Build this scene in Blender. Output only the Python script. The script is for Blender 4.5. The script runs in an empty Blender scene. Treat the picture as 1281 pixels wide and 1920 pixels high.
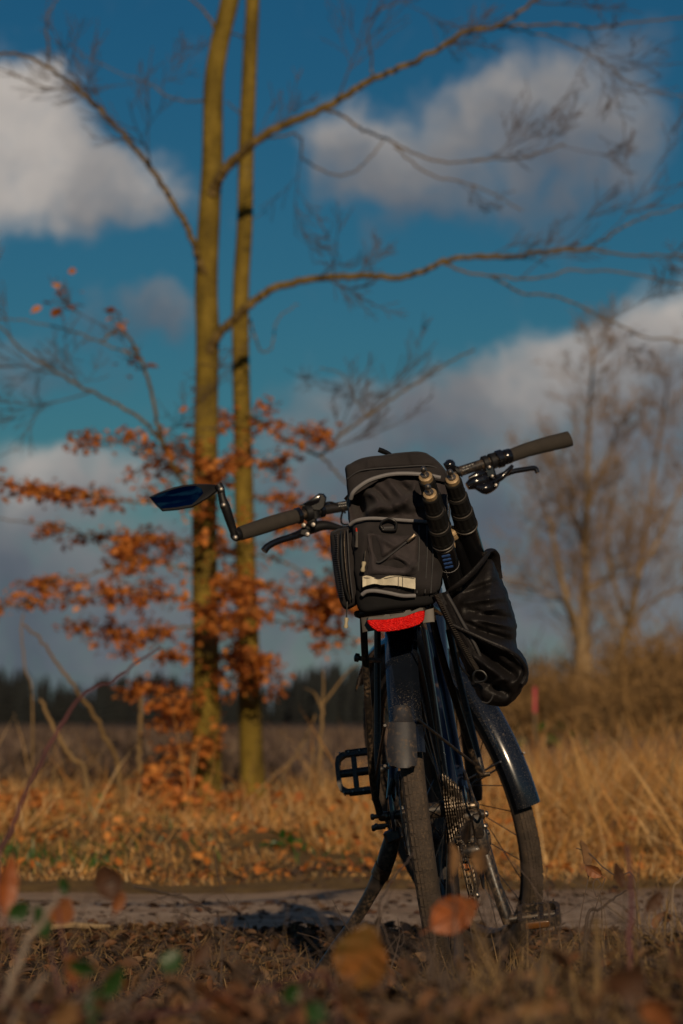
import bpy, math, random
import numpy as np
from mathutils import Vector, Matrix, noise

# ------------------------------------------------------------------ camera, sky, sun, exposure
SC = bpy.context.scene
COL = SC.collection
FPX, CX, CY, HORIZON = 6500.0, 640.5, 960.0, 1350.0
CAMH = 0.52
PITCH = math.atan((HORIZON - CY) / FPX)

cam_data = bpy.data.cameras.new("camera")
cam = bpy.data.objects.new("camera", cam_data)
COL.objects.link(cam)
cam.location = (0, 0, CAMH)
cam.rotation_euler = (math.pi / 2 + PITCH, 0, 0)
cam_data.sensor_fit = 'VERTICAL'
cam_data.sensor_height = 36.0
cam_data.sensor_width = 24.0
cam_data.lens = FPX / 1920.0 * 36.0
cam_data.clip_start = 0.05
cam_data.clip_end = 6000
cam_data.dof.use_dof = True
cam_data.dof.focus_distance = 6.3
cam_data.dof.aperture_fstop = 6.2
cam_data.dof.aperture_blades = 7
SC.camera = cam

SUN_EL = math.radians(18.0)
SUN_AZ = math.radians(6.5)            # to the right of straight behind the camera
sun_dir = Vector((math.sin(SUN_AZ) * math.cos(SUN_EL), -math.cos(SUN_AZ) * math.cos(SUN_EL), math.sin(SUN_EL)))
sl = bpy.data.lights.new("sun", 'SUN')
sl.energy = 5.0
sl.angle = math.radians(0.5)
sl.color = (1.0, 0.76, 0.50)
so = bpy.data.objects.new("sun", sl)
COL.objects.link(so)
so.location = (20, -60, 30)
so.rotation_euler = (-sun_dir).to_track_quat('-Z', 'Y').to_euler()

SC.view_settings.view_transform = 'Standard'
SC.view_settings.look = 'None'
SC.view_settings.exposure = -0.75
SC.view_settings.gamma = 1.0
SC.view_settings.use_curve_mapping = False
SC.render.engine = 'CYCLES'
SC.cycles.use_denoising = True
SC.cycles.max_bounces = 6
SC.cycles.transparent_max_bounces = 8


class NT:
    """tiny helper for building node trees"""
    def __init__(self, tree):
        self.t = tree
        tree.nodes.clear()

    def n(self, kind, **kw):
        nd = self.t.nodes.new(kind)
        ins = kw.pop('ins', {})
        for k, v in kw.items():
            setattr(nd, k, v)
        for k, v in ins.items():
            if hasattr(v, 'is_linked') or hasattr(v, 'links'):
                self.t.links.new(v, nd.inputs[k])
            else:
                nd.inputs[k].default_value = v
        return nd

    def math(self, op, a, b=0.0, c=0.0, clamp=False):
        return self.n('ShaderNodeMath', operation=op, use_clamp=clamp, ins={0: a, 1: b, 2: c}).outputs[0]

    def ramp(self, fac, stops, interp='LINEAR'):
        nd = self.n('ShaderNodeValToRGB', ins={0: fac})
        cr = nd.color_ramp
        cr.interpolation = interp
        while len(cr.elements) < len(stops):
            cr.elements.new(0.5)
        for e, (p, c) in zip(cr.elements, stops):
            e.position = p
            e.color = (c[0], c[1], c[2], 1.0) if not isinstance(c, float) else (c, c, c, 1.0)
        return nd.outputs[0]

    def link(self, a, b):
        self.t.links.new(a, b)


world = bpy.data.worlds.new("World")
SC.world = world
world.use_nodes = True
W = NT(world.node_tree)
sky = W.n('ShaderNodeTexSky', sky_type='NISHITA')
sky.sun_disc = False
sky.sun_elevation = SUN_EL
sky.sun_rotation = math.atan2(sun_dir.x, sun_dir.y)
sky.altitude = 60
sky.air_density = 1.0
sky.dust_density = 0.1
sky.ozone_density = 3.5
hsv = W.n('ShaderNodeHueSaturation', ins={'Hue': 0.498, 'Saturation': 1.28, 'Value': 0.66, 'Color': sky.outputs[0]})
tint = W.n('ShaderNodeMix', data_type='RGBA', blend_type='MULTIPLY', ins={'Factor': 1.0})
W.link(hsv.outputs[0], tint.inputs['A'])
tint.inputs['B'].default_value = (0.47, 0.96, 1.05, 1)
bg_sky = W.n('ShaderNodeBackground', ins={'Color': tint.outputs['Result'], 'Strength': 0.06})
tc = W.n('ShaderNodeTexCoord')
sep = W.n('ShaderNodeSeparateXYZ', ins={0: tc.outputs['Generated']})
az = W.math('ARCTAN2', sep.outputs[0], sep.outputs[1])
el = W.math('ARCSINE', sep.outputs[2])
ang = W.n('ShaderNodeCombineXYZ', ins={0: az, 1: el, 2: 0.0}).outputs[0]
# billowing distortion of the cloud outlines
nz = W.n('ShaderNodeTexNoise', noise_dimensions='2D', ins={'Vector': ang, 'Scale': 42.0, 'Detail': 6.0, 'Roughness': 0.55})
dist = W.n('ShaderNodeVectorMath', operation='MULTIPLY_ADD', ins={0: nz.outputs['Color'], 1: (0.021, 0.021, 0), 2: ang})
dvec = W.n('ShaderNodeVectorMath', operation='ADD', ins={0: dist.outputs[0], 1: (-0.0105, -0.0105, 0)}).outputs[0]
# (x, y, radius x, radius y, weight) of each cumulus lobe: directions in the sky
CLOUDS = [
    (20, 240, 150, 150, 1.0, .95), (120, 330, 150, 120, 1.0, .85), (250, 360, 120, 75, .8, .7), (-60, 330, 170, 150, 1.0, .9), (40, 170, 75, 80, .8, .95),
    (700, 300, 160, 105, .85, .66), (620, 250, 120, 70, .5, .6), (1060, 200, 190, 120, .85, .6), (900, 250, 170, 110, .8, .62), (1170, 290, 120, 110, .7, .55), (1000, 370, 190, 120, .6, .42), (780, 350, 130, 90, .5, .5), (1200, 110, 120, 70, .28, .4),
    (730, 440, 60, 50, .3, .4),
    (310, 600, 85, 65, .65, .5), (210, 600, 90, 60, .4, .45), (30, 690, 130, 80, .45, .45), (180, 700, 140, 50, .25, .4),
    (1100, 710, 190, 110, 1.0, .82), (1260, 650, 150, 130, 1.0, .8), (900, 750, 200, 95, .95, .62), (700, 800, 200, 90, .75, 0.47), (580, 740, 120, 70, .4, .4),
    (1250, 850, 260, 220, .9, 0.37), (980, 940, 300, 180, .85, 0.34), (700, 950, 240, 140, .75, 0.34), (560, 900, 150, 120, .5, 0.42),
    (60, 920, 190, 90, .9, 0.72), (220, 895, 150, 65, .75, 0.67), (-80, 1000, 200, 160, .85, 0.42), (130, 1060, 260, 130, .75, 0.34), (0, 1150, 300, 130, .85, 0.37), (1290, 1080, 160, 180, .8, 0.42), (420, 1080, 260, 140, .7, 0.34),
    (640, 1200, 500, 130, .75, 0.32), (150, 1220, 320, 120, .8, 0.34), (1230, 1180, 200, 110, .75, 0.62), (1000, 1120, 260, 130, .8, 0.37), (1180, 1040, 240, 160, .8, 0.4), (1120, 1230, 220, 60, .6, 0.72), (640, 1330, 900, 90, .8, 0.37),
]
dens = None
bsum = None
fsum = None
for (px, py, rx, ry, wt, br) in CLOUDS:
    a0, e0 = (px - CX) / FPX, (HORIZON - py) / FPX
    ix, iy = FPX / rx, FPX / ry
    q = W.n('ShaderNodeVectorMath', operation='MULTIPLY_ADD', ins={0: dvec, 1: (ix, iy, 0), 2: (-a0 * ix, -e0 * iy, 0)}).outputs[0]
    ln = W.n('ShaderNodeVectorMath', operation='LENGTH', ins={0: q}).outputs['Value']
    f = W.n('ShaderNodeMapRange', interpolation_type='SMOOTHSTEP', ins={'Value': ln, 'From Min': 0.3, 'From Max': 1.3, 'To Min': wt, 'To Max': 0.0}).outputs[0]
    bb_ = W.math('ADD', W.n('ShaderNodeVectorMath', operation='DOT_PRODUCT', ins={0: q, 1: (-0.04, 0.2, 0)}).outputs['Value'], br)
    dens = f if dens is None else W.math('SUBTRACT', W.math('ADD', dens, f), W.math('MULTIPLY', dens, f))
    bsum = W.math('MULTIPLY', f, bb_) if bsum is None else W.math('MULTIPLY_ADD', f, bb_, bsum)
    fsum = f if fsum is None else W.math('ADD', fsum, f)
# the same broken cumulus goes on round the whole sky
nz2 = W.n('ShaderNodeTexNoise', noise_dimensions='3D', ins={'Vector': tc.outputs['Generated'], 'Scale': 5.0, 'Detail': 7.0, 'Roughness': 0.55})
far_cl = W.n('ShaderNodeMapRange', interpolation_type='SMOOTHSTEP', ins={'Value': nz2.outputs[0], 'From Min': 0.5, 'From Max': 0.62}).outputs[0]
cdist = W.n('ShaderNodeVectorMath', operation='MULTIPLY_ADD', ins={0: ang, 1: (1.0, 1.0, 0), 2: (0, -0.1, 0)}).outputs[0]
cl = W.n('ShaderNodeVectorMath', operation='LENGTH', ins={0: cdist}).outputs['Value']
outside = W.n('ShaderNodeMapRange', interpolation_type='SMOOTHSTEP', ins={'Value': cl, 'From Min': 0.135, 'From Max': 0.23}).outputs[0]
dens = W.math('MAXIMUM', dens, W.math('MULTIPLY', far_cl, outside))
# a grey bank of cloud lies low all round the horizon
bank = W.n('ShaderNodeMapRange', interpolation_type='SMOOTHSTEP', ins={'Value': W.math('ADD', el, W.math('MULTIPLY', W.math('SUBTRACT', nz2.outputs[0], 0.5), 0.12)), 'From Min': 0.0, 'From Max': 0.085, 'To Min': 0.85, 'To Max': 0.0}).outputs[0]
dens = W.math('MAXIMUM', dens, bank)
fine = W.n('ShaderNodeTexNoise', noise_dimensions='2D', ins={'Vector': dvec, 'Scale': 85.0, 'Detail': 8.0, 'Roughness': 0.66}).outputs[0]
dens2 = W.math('ADD', dens, W.math('MULTIPLY', W.math('SUBTRACT', fine, 0.5), 0.95))
alpha = W.n('ShaderNodeMapRange', interpolation_type='SMOOTHSTEP', ins={'Value': dens2, 'From Min': 0.06, 'From Max': 1.08, 'To Max': 0.97}).outputs[0]
# sunlit billows and greyer, thinner cloud
bil = W.n('ShaderNodeTexNoise', noise_dimensions='2D', ins={'Vector': dvec, 'Scale': 24.0, 'Detail': 4.0, 'Roughness': 0.5}).outputs[0]
lob = W.math('DIVIDE', W.math('ADD', bsum, 0.0045), W.math('ADD', fsum, 0.01))
tone = W.math('ADD', lob, W.math('MULTIPLY', W.math('SUBTRACT', bil, 0.5), 0.7))
ccol = W.ramp(tone, [(0.0, (0.10, 0.13, 0.175)), (0.3, (0.18, 0.205, 0.25)), (0.6, (0.33, 0.33, 0.345)), (1.0, (0.80, 0.73, 0.67))])
bg_cloud = W.n('ShaderNodeBackground', ins={'Color': ccol, 'Strength': 1.0})
mixw = W.n('ShaderNodeMixShader', ins={0: alpha, 1: bg_sky.outputs[0], 2: bg_cloud.outputs[0]})
outw = W.n('ShaderNodeOutputWorld', ins={0: mixw.outputs[0]})
world.cycles.sampling_method = 'MANUAL'
world.cycles.sample_map_resolution = 1024


# ------------------------------------------------------------------ helpers
def P(px, py, Y):
    """point of the place that stands at distance Y and shows at a pixel of the photograph"""
    cp, sp = math.cos(PITCH), math.sin(PITCH)
    a, b = (px - CX) / FPX, -(py - CY) / FPX
    d = Vector((a, cp - b * sp, sp + b * cp))
    return Vector((0, 0, CAMH)) + d * (Y / d.y)


def sstep(a, b, x):
    t = np.clip((x - a) / (b - a), 0, 1)
    return t * t * (3 - 2 * t)


def catmull(pts, n=6, closed=False):
    pts = [Vector(p) for p in pts]
    m = len(pts)
    if m < 3 and not closed:
        return [pts[0].lerp(pts[-1], i / n) for i in range(n + 1)]
    out = []
    for i in range(m if closed else m - 1):
        if closed:
            p0, p1, p2, p3 = pts[i - 1], pts[i], pts[(i + 1) % m], pts[(i + 2) % m]
        else:
            p1, p2 = pts[i], pts[i + 1]
            p0 = pts[i - 1] if i > 0 else p1 * 2 - p2
            p3 = pts[i + 2] if i + 2 < m else p2 * 2 - p1
        for k in range(n):
            t = k / n
            out.append(0.5 * ((2 * p1) + (p2 - p0) * t + (2 * p0 - 5 * p1 + 4 * p2 - p3) * t * t + (3 * p1 - p0 - 3 * p2 + p3) * t ** 3))
    if not closed:
        out.append(pts[-1])
    return out


class MB:
    """collects geometry for ONE mesh object"""
    def __init__(self):
        self.v, self.f = [], []

    def add(self, vs, fs):
        o = len(self.v)
        self.v.extend([tuple(p) for p in vs])
        self.f.extend([tuple(i + o for i in f) for f in fs])

    def tube(self, pts, r, n=8, cap=True, flat=None):
        pts = [Vector(p) for p in pts]
        m = len(pts)
        rs = list(r) if isinstance(r, (list, tuple)) else [r] * m
        if len(rs) != m:
            rs = [np.interp(i / (m - 1), np.linspace(0, 1, len(rs)), rs) for i in range(m)]
        vs, fs = [], []
        t0 = (pts[1] - pts[0]).normalized()
        ref = Vector((0, 0, 1)) if abs(t0.z) < 0.9 else Vector((1, 0, 0))
        nrm = t0.cross(ref).normalized()
        for i in range(m):
            t = (pts[min(i + 1, m - 1)] - pts[max(i - 1, 0)])
            if t.length < 1e-9:
                t = t0
            t = t.normalized()
            nrm = (nrm - t * nrm.dot(t))
            if nrm.length < 1e-6:
                nrm = t.orthogonal()
            nrm.normalize()
            b = t.cross(nrm)
            for k in range(n):
                a = 2 * math.pi * k / n
                vs.append(pts[i] + nrm * (math.cos(a) * rs[i]) + b * (math.sin(a) * rs[i] * (flat or 1.0)))
        for i in range(m - 1):
            for k in range(n):
                k2 = (k + 1) % n
                fs.append((i * n + k, i * n + k2, (i + 1) * n + k2, (i + 1) * n + k))
        if cap:
            fs.append(tuple(range(n - 1, -1, -1)))
            fs.append(tuple((m - 1) * n + k for k in range(n)))
        self.add(vs, fs)
        return self

    def lathe(self, a, b, prof, n=24):
        """profile [(t, r)...] turned about the axis a->b, t in metres along it"""
        a, b = Vector(a), Vector(b)
        ax = (b - a).normalized()
        self_p = [a + ax * t for t, r in prof]
        u = ax.orthogonal().normalized()
        w = ax.cross(u)
        vs, fs = [], []
        for p, (t, r) in zip(self_p, prof):
            for k in range(n):
                an = 2 * math.pi * k / n
                vs.append(p + u * (math.cos(an) * r) + w * (math.sin(an) * r))
        m = len(prof)
        for i in range(m - 1):
            for k in range(n):
                k2 = (k + 1) % n
                fs.append((i * n + k, i * n + k2, (i + 1) * n + k2, (i + 1) * n + k))
        fs.append(tuple(range(n - 1, -1, -1)))
        fs.append(tuple((m - 1) * n + k for k in range(n)))
        self.add(vs, fs)
        return self

    def box(self, c, ex, ey, ez, bev=0.15):
        """bevelled box with half-axis vectors"""
        c, ex, ey, ez = Vector(c), Vector(ex), Vector(ey), Vector(ez)
        q = 1 - bev
        vs, fs = [], []
        for sz, k in ((-1, q), (-q, 1), (q, 1), (1, q)):
            for x, y in ((-k, -k * q), (-k * q, -k), (k * q, -k), (k, -k * q), (k, k * q), (k * q, k), (-k * q, k), (-k, k * q)):
                vs.append(c + ex * x + ey * y + ez * sz)
        for i in range(3):
            for j in range(8):
                j2 = (j + 1) % 8
                fs.append((i * 8 + j, i * 8 + j2, (i + 1) * 8 + j2, (i + 1) * 8 + j))
        fs.append(tuple(range(7, -1, -1)))
        fs.append(tuple(range(24, 32)))
        self.add(vs, fs)
        return self

    def plate(self, outline, off, bev=0.2):
        """outline polygon (3-D points) thickened along vector off, edges eased"""
        pts = [Vector(p) for p in outline]
        off = Vector(off)
        c = sum(pts, Vector()) / len(pts)
        n = len(pts)
        vs = []
        for s, k in ((0, 1 - 0.06), (bev, 1.0), (1 - bev, 1.0), (1, 1 - 0.06)):
            vs += [c + (p - c) * k + off * s for p in pts]
        fs = []
        for i in range(3):
            for j in range(n):
                j2 = (j + 1) % n
                fs.append((i * n + j, i * n + j2, (i + 1) * n + j2, (i + 1) * n + j))
        fs.append(tuple(range(n - 1, -1, -1)))
        fs.append(tuple(3 * n + j for j in range(n)))
        self.add(vs, fs)
        return self

    def build(self, name, mat, parent=None, smooth=True, kind=None):
        me = bpy.data.meshes.new(name)
        me.from_pydata(self.v, [], self.f)
        me.update()
        if smooth:
            me.shade_smooth()
            try:
                me.set_sharp_from_angle(angle=math.radians(42))
            except Exception:
                pass
        me.materials.append(mat)
        o = bpy.data.objects.new(name, me)
        COL.objects.link(o)
        o.parent = parent
        if kind:
            o['kind'] = kind
        return o


def fast(name, V, F, mat, parent=None, kind=None, smooth=False):
    """numpy arrays straight into one mesh"""
    V = np.asarray(V, dtype=np.float32)
    F = np.asarray(F, dtype=np.int32)
    me = bpy.data.meshes.new(name)
    me.vertices.add(len(V))
    me.vertices.foreach_set('co', V.ravel())
    k = F.shape[1]
    me.loops.add(F.size)
    me.loops.foreach_set('vertex_index', F.ravel())
    me.polygons.add(len(F))
    me.polygons.foreach_set('loop_start', np.arange(0, F.size, k, dtype=np.int32))
    me.update(calc_edges=True)
    me.validate()
    if smooth:
        me.shade_smooth()
    me.materials.append(mat)
    o = bpy.data.objects.new(name, me)
    COL.objects.link(o)
    o.parent = parent
    if kind:
        o['kind'] = kind
    return o


def empty(name, loc=(0, 0, 0), rot=(0, 0, 0)):
    o = bpy.data.objects.new(name, None)
    o.location = loc
    o.rotation_euler = rot
    o.empty_display_size = 0.1
    COL.objects.link(o)
    return o


def tag(o, label, cat, group=None, kind=None):
    o['label'] = label
    o['category'] = cat
    if group:
        o['group'] = group
    if kind:
        o['kind'] = kind
    return o


# ------------------------------------------------------------------ materials
def mat(name, col, rough=0.6, metal=0.0, var=0.25, scale=30.0, bump=0.0, bscale=200.0, coat=0.0, col2=None, spec=0.5, dirt=None, dirt_amt=0.5, dirt_scale=None, dirt_lo=.5, dirt_hi=.68, island=None, transl=0.0, sheen=0.0, stretch=None, detail=6.0):
    m = bpy.data.materials.new(name)
    m.use_nodes = True
    T = NT(m.node_tree)
    t = T.n('ShaderNodeTexCoord').outputs['Object']
    if stretch:
        t = T.n('ShaderNodeMapping', ins={'Vector': t, 'Scale': stretch}).outputs[0]
    nzn = T.n('ShaderNodeTexNoise', ins={'Vector': t, 'Scale': scale, 'Detail': detail, 'Roughness': 0.6}).outputs[0]
    if col2 is None:
        lo = tuple(c * (1 - var) for c in col)
        hi = tuple(min(1, c * (1 + var)) for c in col)
    else:
        lo, hi = col, col2
    c = T.ramp(nzn, [(0.3, lo), (0.7, hi)])
    if island:
        isl = T.n('ShaderNodeNewGeometry').outputs['Random Per Island']
        ic = T.ramp(isl, [(i / (len(island) - 1), cc) for i, cc in enumerate(island)])
        mx = T.n('ShaderNodeMix', data_type='RGBA', blend_type='MULTIPLY', ins={'Factor': 1.0})
        T.link(ic, mx.inputs['A'])
        vv = T.ramp(nzn, [(0.25, (1 - var,) * 3), (0.75, (1 + var,) * 3)])
        T.link(vv, mx.inputs['B'])
        c = mx.outputs['Result']
    r = rough
    if dirt:
        d1 = T.n('ShaderNodeTexNoise', ins={'Vector': t, 'Scale': dirt_scale or scale * 6, 'Detail': 3.0 if not dirt_scale else 1.0, 'Roughness': 0.7}).outputs[0]
        d2 = T.n('ShaderNodeTexNoise', ins={'Vector': t, 'Scale': scale * 0.6, 'Detail': 2.0}).outputs[0]
        dm = T.math('MULTIPLY', T.n('ShaderNodeMapRange', ins={'Value': d1, 'From Min': dirt_lo, 'From Max': dirt_hi}).outputs[0],
                    T.n('ShaderNodeMapRange', ins={'Value': d2, 'From Min': 0.35, 'From Max': 0.6}).outputs[0])
        dm = T.math('MULTIPLY', dm, dirt_amt)
        mx = T.n('ShaderNodeMix', data_type='RGBA', ins={'Factor': dm})
        T.link(c, mx.inputs['A'])
        mx.inputs['B'].default_value = (*dirt, 1)
        c = mx.outputs['Result']
        r = T.math('ADD', T.math('MULTIPLY', dm, 0.9 - rough), rough)
    b = T.n('ShaderNodeBsdfPrincipled', ins={'Base Color': c, 'Roughness': r, 'Metallic': metal, 'Coat Weight': coat, 'Coat Roughness': 0.12, 'Specular IOR Level': spec, 'Sheen Weight': sheen})
    if bump > 0:
        bn = T.n('ShaderNodeTexNoise', ins={'Vector': t, 'Scale': bscale, 'Detail': 4.0, 'Roughness': 0.6}).outputs[0]
        bp = T.n('ShaderNodeBump', ins={'Strength': min(1, bump), 'Distance': 0.002 * max(1, 200 / bscale), 'Height': bn})
        T.link(bp.outputs[0], b.inputs['Normal'])
    sh = b.outputs[0]
    if transl > 0:
        tr = T.n('ShaderNodeBsdfTranslucent', ins={'Color': c})
        sh = T.n('ShaderNodeMixShader', ins={0: transl, 1: sh, 2: tr.outputs[0]}).outputs[0]
    T.n('ShaderNodeOutputMaterial', ins={0: sh})
    return m


MUD = (0.16, 0.105, 0.06)
M = {
    'navy': mat('frame_paint', (0.004, 0.010, 0.026), 0.32, coat=0.6, var=0.15, scale=8, dirt=MUD, dirt_amt=0.35),
    'blue': mat('blue_decal_paint', (0.008, 0.09, 0.19), 0.3, coat=0.6, var=0.1, scale=8),
    'blackpaint': mat('black_alloy', (0.014, 0.0125, 0.012), 0.38, coat=0.1, var=0.3, scale=25, dirt=MUD, dirt_amt=0.75, dirt_lo=.46, dirt_hi=.66),
    'fender': mat('fender_plastic', (0.006, 0.0085, 0.014), 0.25, coat=0.8, var=0.3, scale=14, dirt=(0.26, 0.21, 0.15), dirt_amt=0.5, dirt_scale=380, dirt_lo=.60, dirt_hi=.78),
    'flap': mat('flap_rubber', (0.026, 0.026, 0.030), 0.55, var=0.4, scale=20, dirt=MUD, dirt_amt=0.8),
    'plastic': mat('black_plastic', (0.008, 0.008, 0.009), 0.5, spec=0.3, var=0.25, scale=40, bump=0.15, bscale=500),
    'gloss': mat('gloss_black', (0.006, 0.006, 0.008), 0.2, coat=0.5, var=0.2, scale=20),
    'rubber': mat('tyre_rubber', (0.043, 0.031, 0.022), 0.85, var=0.35, scale=40, bump=0.6, bscale=260, dirt=(0.13, 0.085, 0.05), dirt_amt=0.7),
    'grip': mat('grip_foam', (0.030, 0.025, 0.020), 0.9, var=0.15, scale=60, bump=0.4, bscale=700),
    'steel': mat('steel', (0.24, 0.22, 0.20), 0.45, metal=1.0, var=0.3, scale=60),
    'dsteel': mat('greasy_steel', (0.16, 0.13, 0.10), 0.42, metal=1.0, var=0.5, scale=120, dirt=(0.05, 0.035, 0.025), dirt_amt=0.6),
    'spoke': mat('black_spoke', (0.02, 0.02, 0.022), 0.35, metal=0.6, var=0.2),
    'brass': mat('worn_brass', (0.34, 0.24, 0.13), 0.55, metal=0.35, var=0.35, scale=150),
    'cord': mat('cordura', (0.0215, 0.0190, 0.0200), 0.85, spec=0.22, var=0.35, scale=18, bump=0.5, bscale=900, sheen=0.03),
    'cordlit': mat('cordura_lit', (0.034, 0.028, 0.030), 0.75, spec=0.28, var=0.3, scale=16, bump=0.5, bscale=700, sheen=0.05),  # paler cordura: sunlit look of the wrinkled fabric put into its colour
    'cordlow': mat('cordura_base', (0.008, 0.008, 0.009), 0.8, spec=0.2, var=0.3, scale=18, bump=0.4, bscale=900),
    'ripstop': mat('pannier_nylon', (0.0105, 0.0092, 0.0098), 0.56, spec=0.34, var=0.35, scale=30, bump=0.6, bscale=140),
    'piping': mat('grey_piping', (0.17, 0.165, 0.17), 0.6, var=0.15, scale=50, bump=0.2, bscale=600),
    'dpiping': mat('dark_piping', (0.035, 0.034, 0.036), 0.6, var=0.2, scale=50),
    'reflect': mat('reflective_tape', (0.52, 0.47, 0.35), 0.5, var=0.22, scale=45, bump=0.2, bscale=300),
    'pull': mat('zip_cord', (0.36, 0.31, 0.20), 0.6, var=0.15, scale=80),
    'redtag': mat('red_tag', (0.5, 0.04, 0.02), 0.5, var=0.2),
    'ring': mat('ring_plastic', (0.007, 0.007, 0.007), 0.35, var=0.2),
    'amber': mat('amber_reflector', (0.12, 0.05, 0.014), 0.25, var=0.2, scale=300, coat=0.5),
    'lamphouse': mat('lamp_housing', (0.055, 0.047, 0.040), 0.45, var=0.2, scale=50),
    'white': mat('white_print', (0.5, 0.5, 0.48), 0.6, var=0.1),
    'blueprint': mat('blue_print', (0.03, 0.08, 0.25), 0.5, var=0.1),
    'tripodtube': mat('tripod_tube', (0.006, 0.006, 0.007), 0.3, coat=0.4, var=0.2),
    'tripodlock': mat('tripod_lock_rubber', (0.008, 0.0075, 0.007), 0.75, spec=0.25, var=0.3, scale=60),
}
# red lens: glossy, prismatic
m = bpy.data.materials.new('red_lens'); m.use_nodes = True
T = NT(m.node_tree)
t = T.n('ShaderNodeTexCoord').outputs['Object']
vo = T.n('ShaderNodeTexVoronoi', ins={'Vector': t, 'Scale': 430.0})
cc = T.ramp(vo.outputs['Color'], [(0.15, (0.50, 0.003, 0.003)), (0.5, (0.62, 0.005, 0.004)), (0.85, (0.85, 0.015, 0.011))])
bp = T.n('ShaderNodeBump', ins={'Strength': 0.9, 'Distance': 0.002, 'Height': vo.outputs['Distance']})
T.n('ShaderNodeOutputMaterial', ins={0: T.n('ShaderNodeBsdfPrincipled', ins={'Base Color': cc, 'Roughness': 0.5, 'Coat Weight': 0.0, 'Specular IOR Level': 0.2, 'Normal': bp.outputs[0], 'Subsurface Weight': 0.0}).outputs[0]})
M['lens'] = m
# mirror; the deep blue of reflected sky is put into its base colour
m = bpy.data.materials.new('mirror_glass'); m.use_nodes = True
T = NT(m.node_tree)
T.n('ShaderNodeOutputMaterial', ins={0: T.n('ShaderNodeBsdfPrincipled', ins={'Base Color': (0.016, 0.075, 0.13, 1), 'Roughness': 0.04, 'Metallic': 1.0}).outputs[0]})
M['mirror'] = m

m = bpy.data.materials.new('beech_bark'); m.use_nodes = True
T = NT(m.node_tree)
t = T.n('ShaderNodeTexCoord').outputs['Object']
n1 = T.n('ShaderNodeTexNoise', ins={'Vector': T.n('ShaderNodeMapping', ins={'Vector': t, 'Scale': (1, 1, 0.5)}).outputs[0], 'Scale': 9.0, 'Detail': 8.0, 'Roughness': 0.68}).outputs[0]
n2 = T.n('ShaderNodeTexNoise', ins={'Vector': T.n('ShaderNodeMapping', ins={'Vector': t, 'Scale': (1, 1, 6)}).outputs[0], 'Scale': 7.0, 'Detail': 5.0, 'Roughness': 0.6}).outputs[0]
n3 = T.n('ShaderNodeTexNoise', ins={'Vector': t, 'Scale': 2.6, 'Detail': 6.0, 'Roughness': 0.62}).outputs[0]
c = T.ramp(n1, [(0.32, (0.070, 0.050, 0.010)), (0.5, (0.15, 0.103, 0.014)), (0.68, (0.25, 0.175, 0.028))])
k = T.n('ShaderNodeMapRange', interpolation_type='SMOOTHSTEP', ins={'Value': n3, 'From Min': 0.55, 'From Max': 0.72, 'To Max': 0.7}).outputs[0]
m1 = T.n('ShaderNodeMix', data_type='RGBA', ins={'Factor': k}); T.link(c, m1.inputs['A']); m1.inputs['B'].default_value = (0.17, 0.135, 0.065, 1)
k2 = T.n('ShaderNodeMapRange', interpolation_type='SMOOTHSTEP', ins={'Value': n2, 'From Min': 0.60, 'From Max': 0.70, 'To Max': 0.75}).outputs[0]
m2 = T.n('ShaderNodeMix', data_type='RGBA', ins={'Factor': k2}); T.link(m1.outputs['Result'], m2.inputs['A']); m2.inputs['B'].default_value = (0.045, 0.032, 0.010, 1)  # dark horizontal marks: bark scars and shade bands, both put into the colour
hgt = T.math('ADD', n1, T.math('MULTIPLY', n2, -0.8))
bp = T.n('ShaderNodeBump', ins={'Strength': 0.8, 'Distance': 0.02, 'Height': hgt})
T.n('ShaderNodeOutputMaterial', ins={0: T.n('ShaderNodeBsdfPrincipled', ins={'Base Color': m2.outputs['Result'], 'Roughness': 0.85, 'Normal': bp.outputs[0], 'Specular IOR Level': 0.25}).outputs[0]})
M['bark'] = m
M['branchbark'] = mat('branch_bark', (0.13, 0.085, 0.022), 0.85, var=0.35, scale=12, bump=0.3, bscale=60)
M['twig'] = mat('twig_bark', (0.075, 0.052, 0.040), 0.85, var=0.3, scale=6)
M['fartwig'] = mat('far_twig', (0.18, 0.115, 0.062), 0.9, var=0.3, scale=2)
M['farbark'] = mat('far_bark', (0.24, 0.165, 0.085), 0.9, var=0.35, scale=4)
M['beechleaf'] = mat('beech_leaf_dry', (0.3, 0.1, 0.03), 0.6, var=0.25, scale=8, island=[(0.28, 0.080, 0.016), (0.56, 0.19, 0.034), (0.70, 0.28, 0.06), (0.46, 0.13, 0.022)], transl=0.3)
M['litter'] = mat('litter_leaf', (0.15, 0.07, 0.03), 0.7, var=0.3, scale=30, island=[(0.022, 0.012, 0.007), (0.075, 0.036, 0.016), (0.16, 0.066, 0.022), (0.036, 0.020, 0.012), (0.19, 0.105, 0.048), (0.065, 0.026, 0.012)], transl=0.1)  # leaf browns kept dark, standing in for tree shade over the foreground
M['straw'] = mat('dead_straw', (0.2, 0.14, 0.07), 0.7, var=0.2, scale=20, island=[(0.05, 0.030, 0.013), (0.15, 0.088, 0.034), (0.26, 0.165, 0.065), (0.08, 0.048, 0.020)], transl=0.1)
M['drygrass'] = mat('dry_grass', (0.3, 0.2, 0.07), 0.7, var=0.5, scale=1.6, island=[(0.38, 0.17, 0.035), (0.56, 0.29, 0.075), (0.64, 0.39, 0.14), (0.46, 0.19, 0.045), (0.26, 0.12, 0.03), (0.52, 0.28, 0.075), (0.74, 0.52, 0.26), (0.16, 0.085, 0.03)], transl=0.25)
M['heath'] = mat('heath_stems', (0.1, 0.07, 0.04), 0.85, var=0.2, scale=0.4, island=[(0.060, 0.038, 0.030), (0.095, 0.062, 0.044), (0.13, 0.088, 0.056), (0.072, 0.047, 0.040)])
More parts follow.
